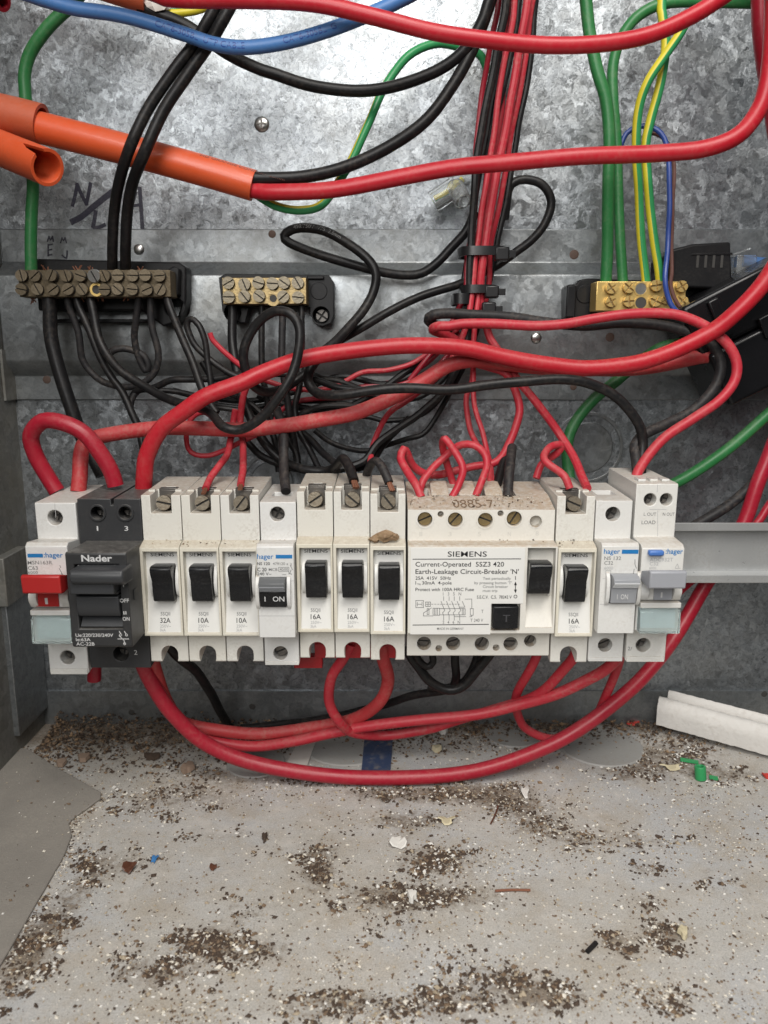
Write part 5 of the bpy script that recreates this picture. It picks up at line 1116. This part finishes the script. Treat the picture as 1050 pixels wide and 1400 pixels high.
slab('paper_label','dirty white paper label strip on the floor','paper','paper',[(408,1012),(432,1013),(418,1052),(386,1055)],1.05,1.35,0)
# white trunking offcut
def trunking():
    fa=P(897,991,-15); fb=PZ(1160,1064,0.2); d=fb-fa; L=d.length; d.normalize(); n=Vector((-d.y,d.x,0)).normalized()
    a=fa+n*9.6; b=fb+n*9.6
    t=thing('trunking_offcut','chalky white plastic trunking offcut lying by the back wall','trunking',(a.x,a.y,0))
    def skin(prof,off,name,jit):
        R_=random.Random(len(name)); n=len(prof); S=46; mb=MB()
        for i in range(S+1):
            q=a+d*(off+L*i/S)
            for u,z in prof: mb.v.append((q.x+n_.x*(u+R_.uniform(-jit,jit)),q.y+n_.y*(u+R_.uniform(-jit,jit)),max(0.1,q.z+z+R_.uniform(-jit,jit))))
        mb.f=[(i*n+k,i*n+(k+1)%n,(i+1)*n+(k+1)%n,(i+1)*n+k) for i in range(S) for k in range(n)]+[tuple(range(n)),tuple(S*n+k for k in range(n-1,-1,-1))]; mb.m=[0]*len(mb.f)
        obj(name,mb,M['pvcw'],t,sharp=60)
    n_=n
    arcp=[(-4.5-5.5*math.cos(q),8+8.5*math.sin(q)) for q in [math.pi*0.78*i/9 for i in range(10)]]
    skin([(-9.6,0.2)]+arcp+[(0.4,11.5),(0.8,0.2)],0,'lid',0.22)
    skin([(1.6,0.2),(1.4,15),(2.2,18.2),(3.6,18.8),(5.0,17.2),(5.2,0.2)],4,'channel',0.15)
trunking()
# small named litter
def flake(name,label,cat,m,px_,py_,w,h,seed,th=0.5,z=0.4,pts=7,curl=1.0):
    p=PZ(px_,py_,z); R_=random.Random(seed); k=mmpx(py_,p.y); mb=MB(); vs=[]; vs_r=[]; n=pts*2
    for j in (0,1):
        for i in range(n):
            q=2*math.pi*i/n; rr=1+R_.uniform(-0.36,0.30)
            if j==0: vs_r.append(rr*R_.uniform(0.82,1.0))
            vs.append((p.x+math.cos(q)*w*0.4*k*(rr if j==0 else vs_r[i]),p.y+math.sin(q)*h*0.4*k*1.8*(rr if j==0 else vs_r[i]),z+th*j+curl*math.cos(q)**2))
    vs.append((p.x,p.y,z+th+0.3))
    mb.add(vs,[tuple(range(n-1,-1,-1))]+[(i,(i+1)%n,n+(i+1)%n,n+i) for i in range(n)]+[(n+i,n+(i+1)%n,2*n) for i in range(n)])
    return tag(obj(name,mb,M[m],sharp=25),label,cat)
M['leafc']=plain('dry_cream_leaf',(0.60,0.53,0.36),0.7,var=0.15,scale=200); M['wing']=plain('brown_insect_part',(0.12,0.05,0.03),0.35,var=0.3,scale=400)
M['chipw']=plain('white_chip',(0.72,0.70,0.66),0.6,var=0.08); M['bluechip']=plain('blue_chip',(0.06,0.22,0.50),0.5); M['gplast']=plain('green_sleeve_plastic',(0.03,0.30,0.10),0.4)
M['redchip']=plain('red_chip',(0.55,0.05,0.035),0.5); M['stone']=plain('pinkish_stone',(0.30,0.215,0.16),0.8,var=0.2,scale=250,bump=0.3); M['leafb']=plain('dry_brown_leaf',(0.25,0.16,0.09),0.7,dirt=0.5,dirtcol=(0.45,0.36,0.22),var=0.3,scale=300,bump=0.5)
flake('blue_chip','tiny bright blue plastic chip on the bare floor at left','chip','bluechip',212,1175,12,11,1)
flake('dry_wing','dark brown curled insect wing left of the blue chip','insect part','wing',178,1188,20,18,2,curl=3)
flake('dry_wing','small reddish brown seed husk on the floor','husk','wing',292,1186,13,9,3)
flake('shell_flake','white curved shell flake in the middle of the floor','shell','chipw',545,1153,30,17,4,curl=3)
flake('dry_leaf','cream leaf scrap behind the white shell flake','leaf','leafc',610,1123,30,11,5,curl=2)
flake('white_pebble','round white pebble in the dark soil patch at centre','pebble','chipw',563,1228,15,13,6,th=2.5)
flake('shell_flake','white leaf-shaped flake right of centre under the red cable','shell','chipw',717,1083,16,18,7,curl=3)
flake('stone_chip','flat pinkish stone chip in the soil at far left','stone','stone',117,1038,20,15,8,th=2.5,pts=3)
flake('stone_chip','grey flat stone chip beside the floor sheet','stone','stone',85,1045,22,14,18,th=2,pts=3)
flake('yellow_chip','pale yellow crumb on the round knockout near the blue tape','crumb','leafc',598,1027,16,10,9,th=3,pts=3)
flake('yellow_chip','pale yellow crumb behind the other near floor centre','crumb','chipw',606,1002,16,12,10,th=3,pts=3)
flake('red_chip','small red plastic chip beside the white trunking','chip','redchip',866,990,22,9,11,th=1)
flake('red_chip','small orange-red chip at the right edge of the floor','chip','redchip',1046,1062,10,10,12,th=1)
flake('dry_leaf','yellowish dry leaf near the green sleeve','leaf','leafc',917,1050,34,9,13,curl=2)
flake('stone_chip','pale beige stone chip at lower right of the floor','stone','leafc',934,1278,18,16,14,th=2)
flake('stone_chip','grey stone by the foot of the red cable at left','stone','stone',257,1053,20,14,15,th=3)
flake('dark_pellet','dark oval pellet on the floor at left','pellet','soil',210,1037,28,10,16,th=2.5)
flake('dark_pellet','black seed lying on bare floor left of centre','pellet','soil',362,1147,8,10,17,th=2)
p0,p1=PZ(677,1218,0.8),PZ(725,1217,0.8); tag(obj('copper_offcut',MB().tube(spline([p0,p0.lerp(p1,0.5)+Vector((0,0.4,0)),p1]),0.55,8),M['copper']),'thin copper wire offcut lying at right of centre','wire')
p0,p1=PZ(681,1102,0.8),PZ(671,1126,0.8); tag(obj('dry_twig',MB().tube(spline([p0,p0.lerp(p1,0.5)+Vector((0.4,0,0)),p1]),0.45,8),M['wing']),'short brown twig on the floor near the white flake','twig')
p0,p1=PZ(803,1301,1.0),PZ(815,1289,1.0); tag(obj('black_offcut',MB().tube(spline([p0,p0.lerp(p1,0.5),p1]),1.0,8),M['black']),'short black insulation offcut at lower right','offcut')
t=thing('green_sleeve','short green insulation sleeve offcut standing on the floor at right','offcut',PZ(958,1066,0))
p=PZ(958,1066,0); obj('sleeve',MB().ring(p+Vector((0,0,0.2)),p+Vector((-0.6,1,7.6)),3.0,1.8,24),M['gplast'],t,bevel=0.3)
q=PZ(940,1040,1); obj('strip',MB().prism([(0,0),(9,-3.2),(10,-0.5),(1,3)],(q.x-4,q.y,0.6),(1,0,0),(0,1,0),(0,0.1,1),0.8),M['gplast'],t); q=PZ(975,1064,1); obj('strip',MB().prism([(0,0),(4,-2),(5,1),(1,3)],(q.x-2,q.y,0.6),(1,0,0),(0,1,0),(0,0.1,1),0.8),M['gplast'],t)
c=P(526,733,-107); o=tag(obj('leaf_lump',MB().blob((c.x,c.y,c.z),4.6,2.6,2.6,0.35,2,5).blob((c.x-4.4,c.y,c.z-1.2),2.6,2,1.4,0.4,2,6).blob((c.x+3.6,c.y-0.3,c.z-0.2),2.6,2,1.8,0.4,2,8),M['leafb'],sharp=15),'brown dried leaf lump sitting on the step of a 16A breaker','leaf')

# ---- grit: dark soil, tan grains and pale chips, far too many to count
def grit(name,label,mats,n,sampler,smin,smax,flat=0.6):
    V=[];F=[];Mi=[]
    base=np.array([(1,0,0),(-1,0,0),(0,1,0),(0,-1,0),(0,0,1),(0,0,-1)],float); tri=[(0,2,4),(2,1,4),(1,3,4),(3,0,4),(2,0,5),(1,2,5),(3,1,5),(0,3,5)]
    for i in range(n):
        x,y,z=sampler()
        if x is None: continue
        s=smin*(smax/smin)**(rng.random()**2.2)
        a=rng.random()*6.28; ca,sa=math.cos(a),math.sin(a); e=s*rng.uniform(0.5,1.3,3)*np.array([1.0,0.75,flat]); v=base*e*(1+rng.uniform(-.3,.3,(6,1)))
        tl=rng.uniform(-.5,.5); X=v[:,0]*ca-v[:,1]*sa; Y=v[:,0]*sa+v[:,1]*ca; Z=v[:,2]+X*tl*0.4
        b=len(V); V+= list(zip(X+x,Y+y,Z+z+s*0.25)); F+=[(p+b,q+b,r+b) for p,q,r in tri]; mi=int(rng.integers(0,len(mats))); Mi+=[mi]*8
    mb=MB(); mb.v=V; mb.f=F; mb.m=Mi
    o=obj(name,mb,[M[k] for k in mats],recalc=False,sharp=10); tag(o,label,'dirt',None,'stuff'); return o
PW=np.array([p[4]*p[2]*p[3] for p in PATCH],float); PW/=PW.sum()
SUBC=[]
for _k,(a,b,sx,sy,w_) in enumerate(PATCH):
    nn=int(4+w_*sx*sy/260)
    for _ in range(nn):
        sz=2+9*rng.random()**2; SUBC.append((a+rng.normal()*sx*0.62,b+rng.normal()*sy*0.62,sz,sz*rng.uniform(0.25,0.7),w_*sz**1.35*(0.2+rng.random()**2)))
SW=np.array([c[4] for c in SUBC]); SW/=SW.sum()
def s_patch():
    if rng.random()<0.16:
        k=rng.choice(len(PATCH),p=PW); a,b,sx,sy,_=PATCH[k]; px_=a+rng.normal()*sx*0.8; py_=b+rng.normal()*sy*0.8
    else:
        k=rng.choice(len(SUBC),p=SW); a,b,sx,sy,_=SUBC[k]; px_=a+rng.normal()*sx; py_=b+rng.normal()*sy
    if py_>1440 or py_<992: return None,0,0
    p=PZ(px_,py_,0); 
    if p.y>-2: return None,0,0
    z=1.5 if (px_<140-(py_-1082)*0.75 and py_>1085) else 0
    return p.x,p.y,z
def s_wall():      # drift of litter along the foot of the wall, deepest at left
    u=rng.random()
    x=-205+rng.random()**1.5*400
    d=abs(rng.normal())*(30 if x<-90 else 17)
    y=-2-d; z=max(0,(9 if x<-110 else 4)*math.exp(-d/14)*rng.random())
    if x<-150 and y<-60: return None,0,0
    return x,y,z
_bc=[(rng.uniform(-20,1080),rng.uniform(1000,1430),rng.uniform(20,90)) for _ in range(60)]
def s_any():
    if rng.random()<0.45: px_=rng.uniform(-40,1090); py_=rng.uniform(1000,1430)
    else:
        c=_bc[int(rng.integers(0,60))]; px_=c[0]+rng.normal()*c[2]; py_=c[1]+rng.normal()*c[2]*0.35
        if py_<1000: return None,0,0
    p=PZ(px_,py_,0)
    if p.y>-2 or p.y<-300: return None,0,0
    if px_<140-(abs(py_-1082))*0.75 and py_>1010: return (p.x,p.y,1.5) if rng.random()<0.2 else (None,0,0)
    return p.x,p.y,0
grit('soil_patches','clumps of dark dried soil scattered over the floor',['soil','soil','soil','soil2'],30000,s_patch,0.13,1.5)
grit('soil_drift','drift of dark soil and litter along the foot of the wall',['soil','soil','soil','soil2','leafb'],12000,s_wall,0.25,1.8)
def s_edge():
    p=EDGE[int(rng.integers(0,len(EDGE)))]; return p.x+rng.normal()*2.2+1.2,p.y+rng.normal()*2.2,0.0
grit('edge_soil','line of soil crumbs along the edge of the grey sheet',['soil','soil2','tan','chip'],1500,s_edge,0.16,1.0)
grit('pale_grit','fine pale grit and shell chips strewn over the floor',['chip','chip','tan','chipw'],14000,s_any,0.11,1.0)
grit('dark_grit','fine dark specks strewn over the floor',['soil','soil2','soil2','tan'],17000,s_any,0.11,1.0)
grit('shell_chips','small white shell chips among the soil clumps',['chipw','chip','tan'],6000,s_patch,0.14,1.6)
# crumbs on the ledges of the breakers
def s_ledge():
    if rng.random()<0.6:
        x=rng.uniform(-110,112); y=rng.uniform(-109,-103.5); return x,y,pz(738,-103)-(-103-y)*0.35+0.35
    x=rng.uniform(12,78); y=rng.uniform(-102,-88); return x,y,pz(697,YS)+(y+103)*0.31+0.2
grit('ledge_crumbs','dirt crumbs lying on the ledges of the breakers',['soil2','soil','tan','chip'],900,s_ledge,0.12,0.8)
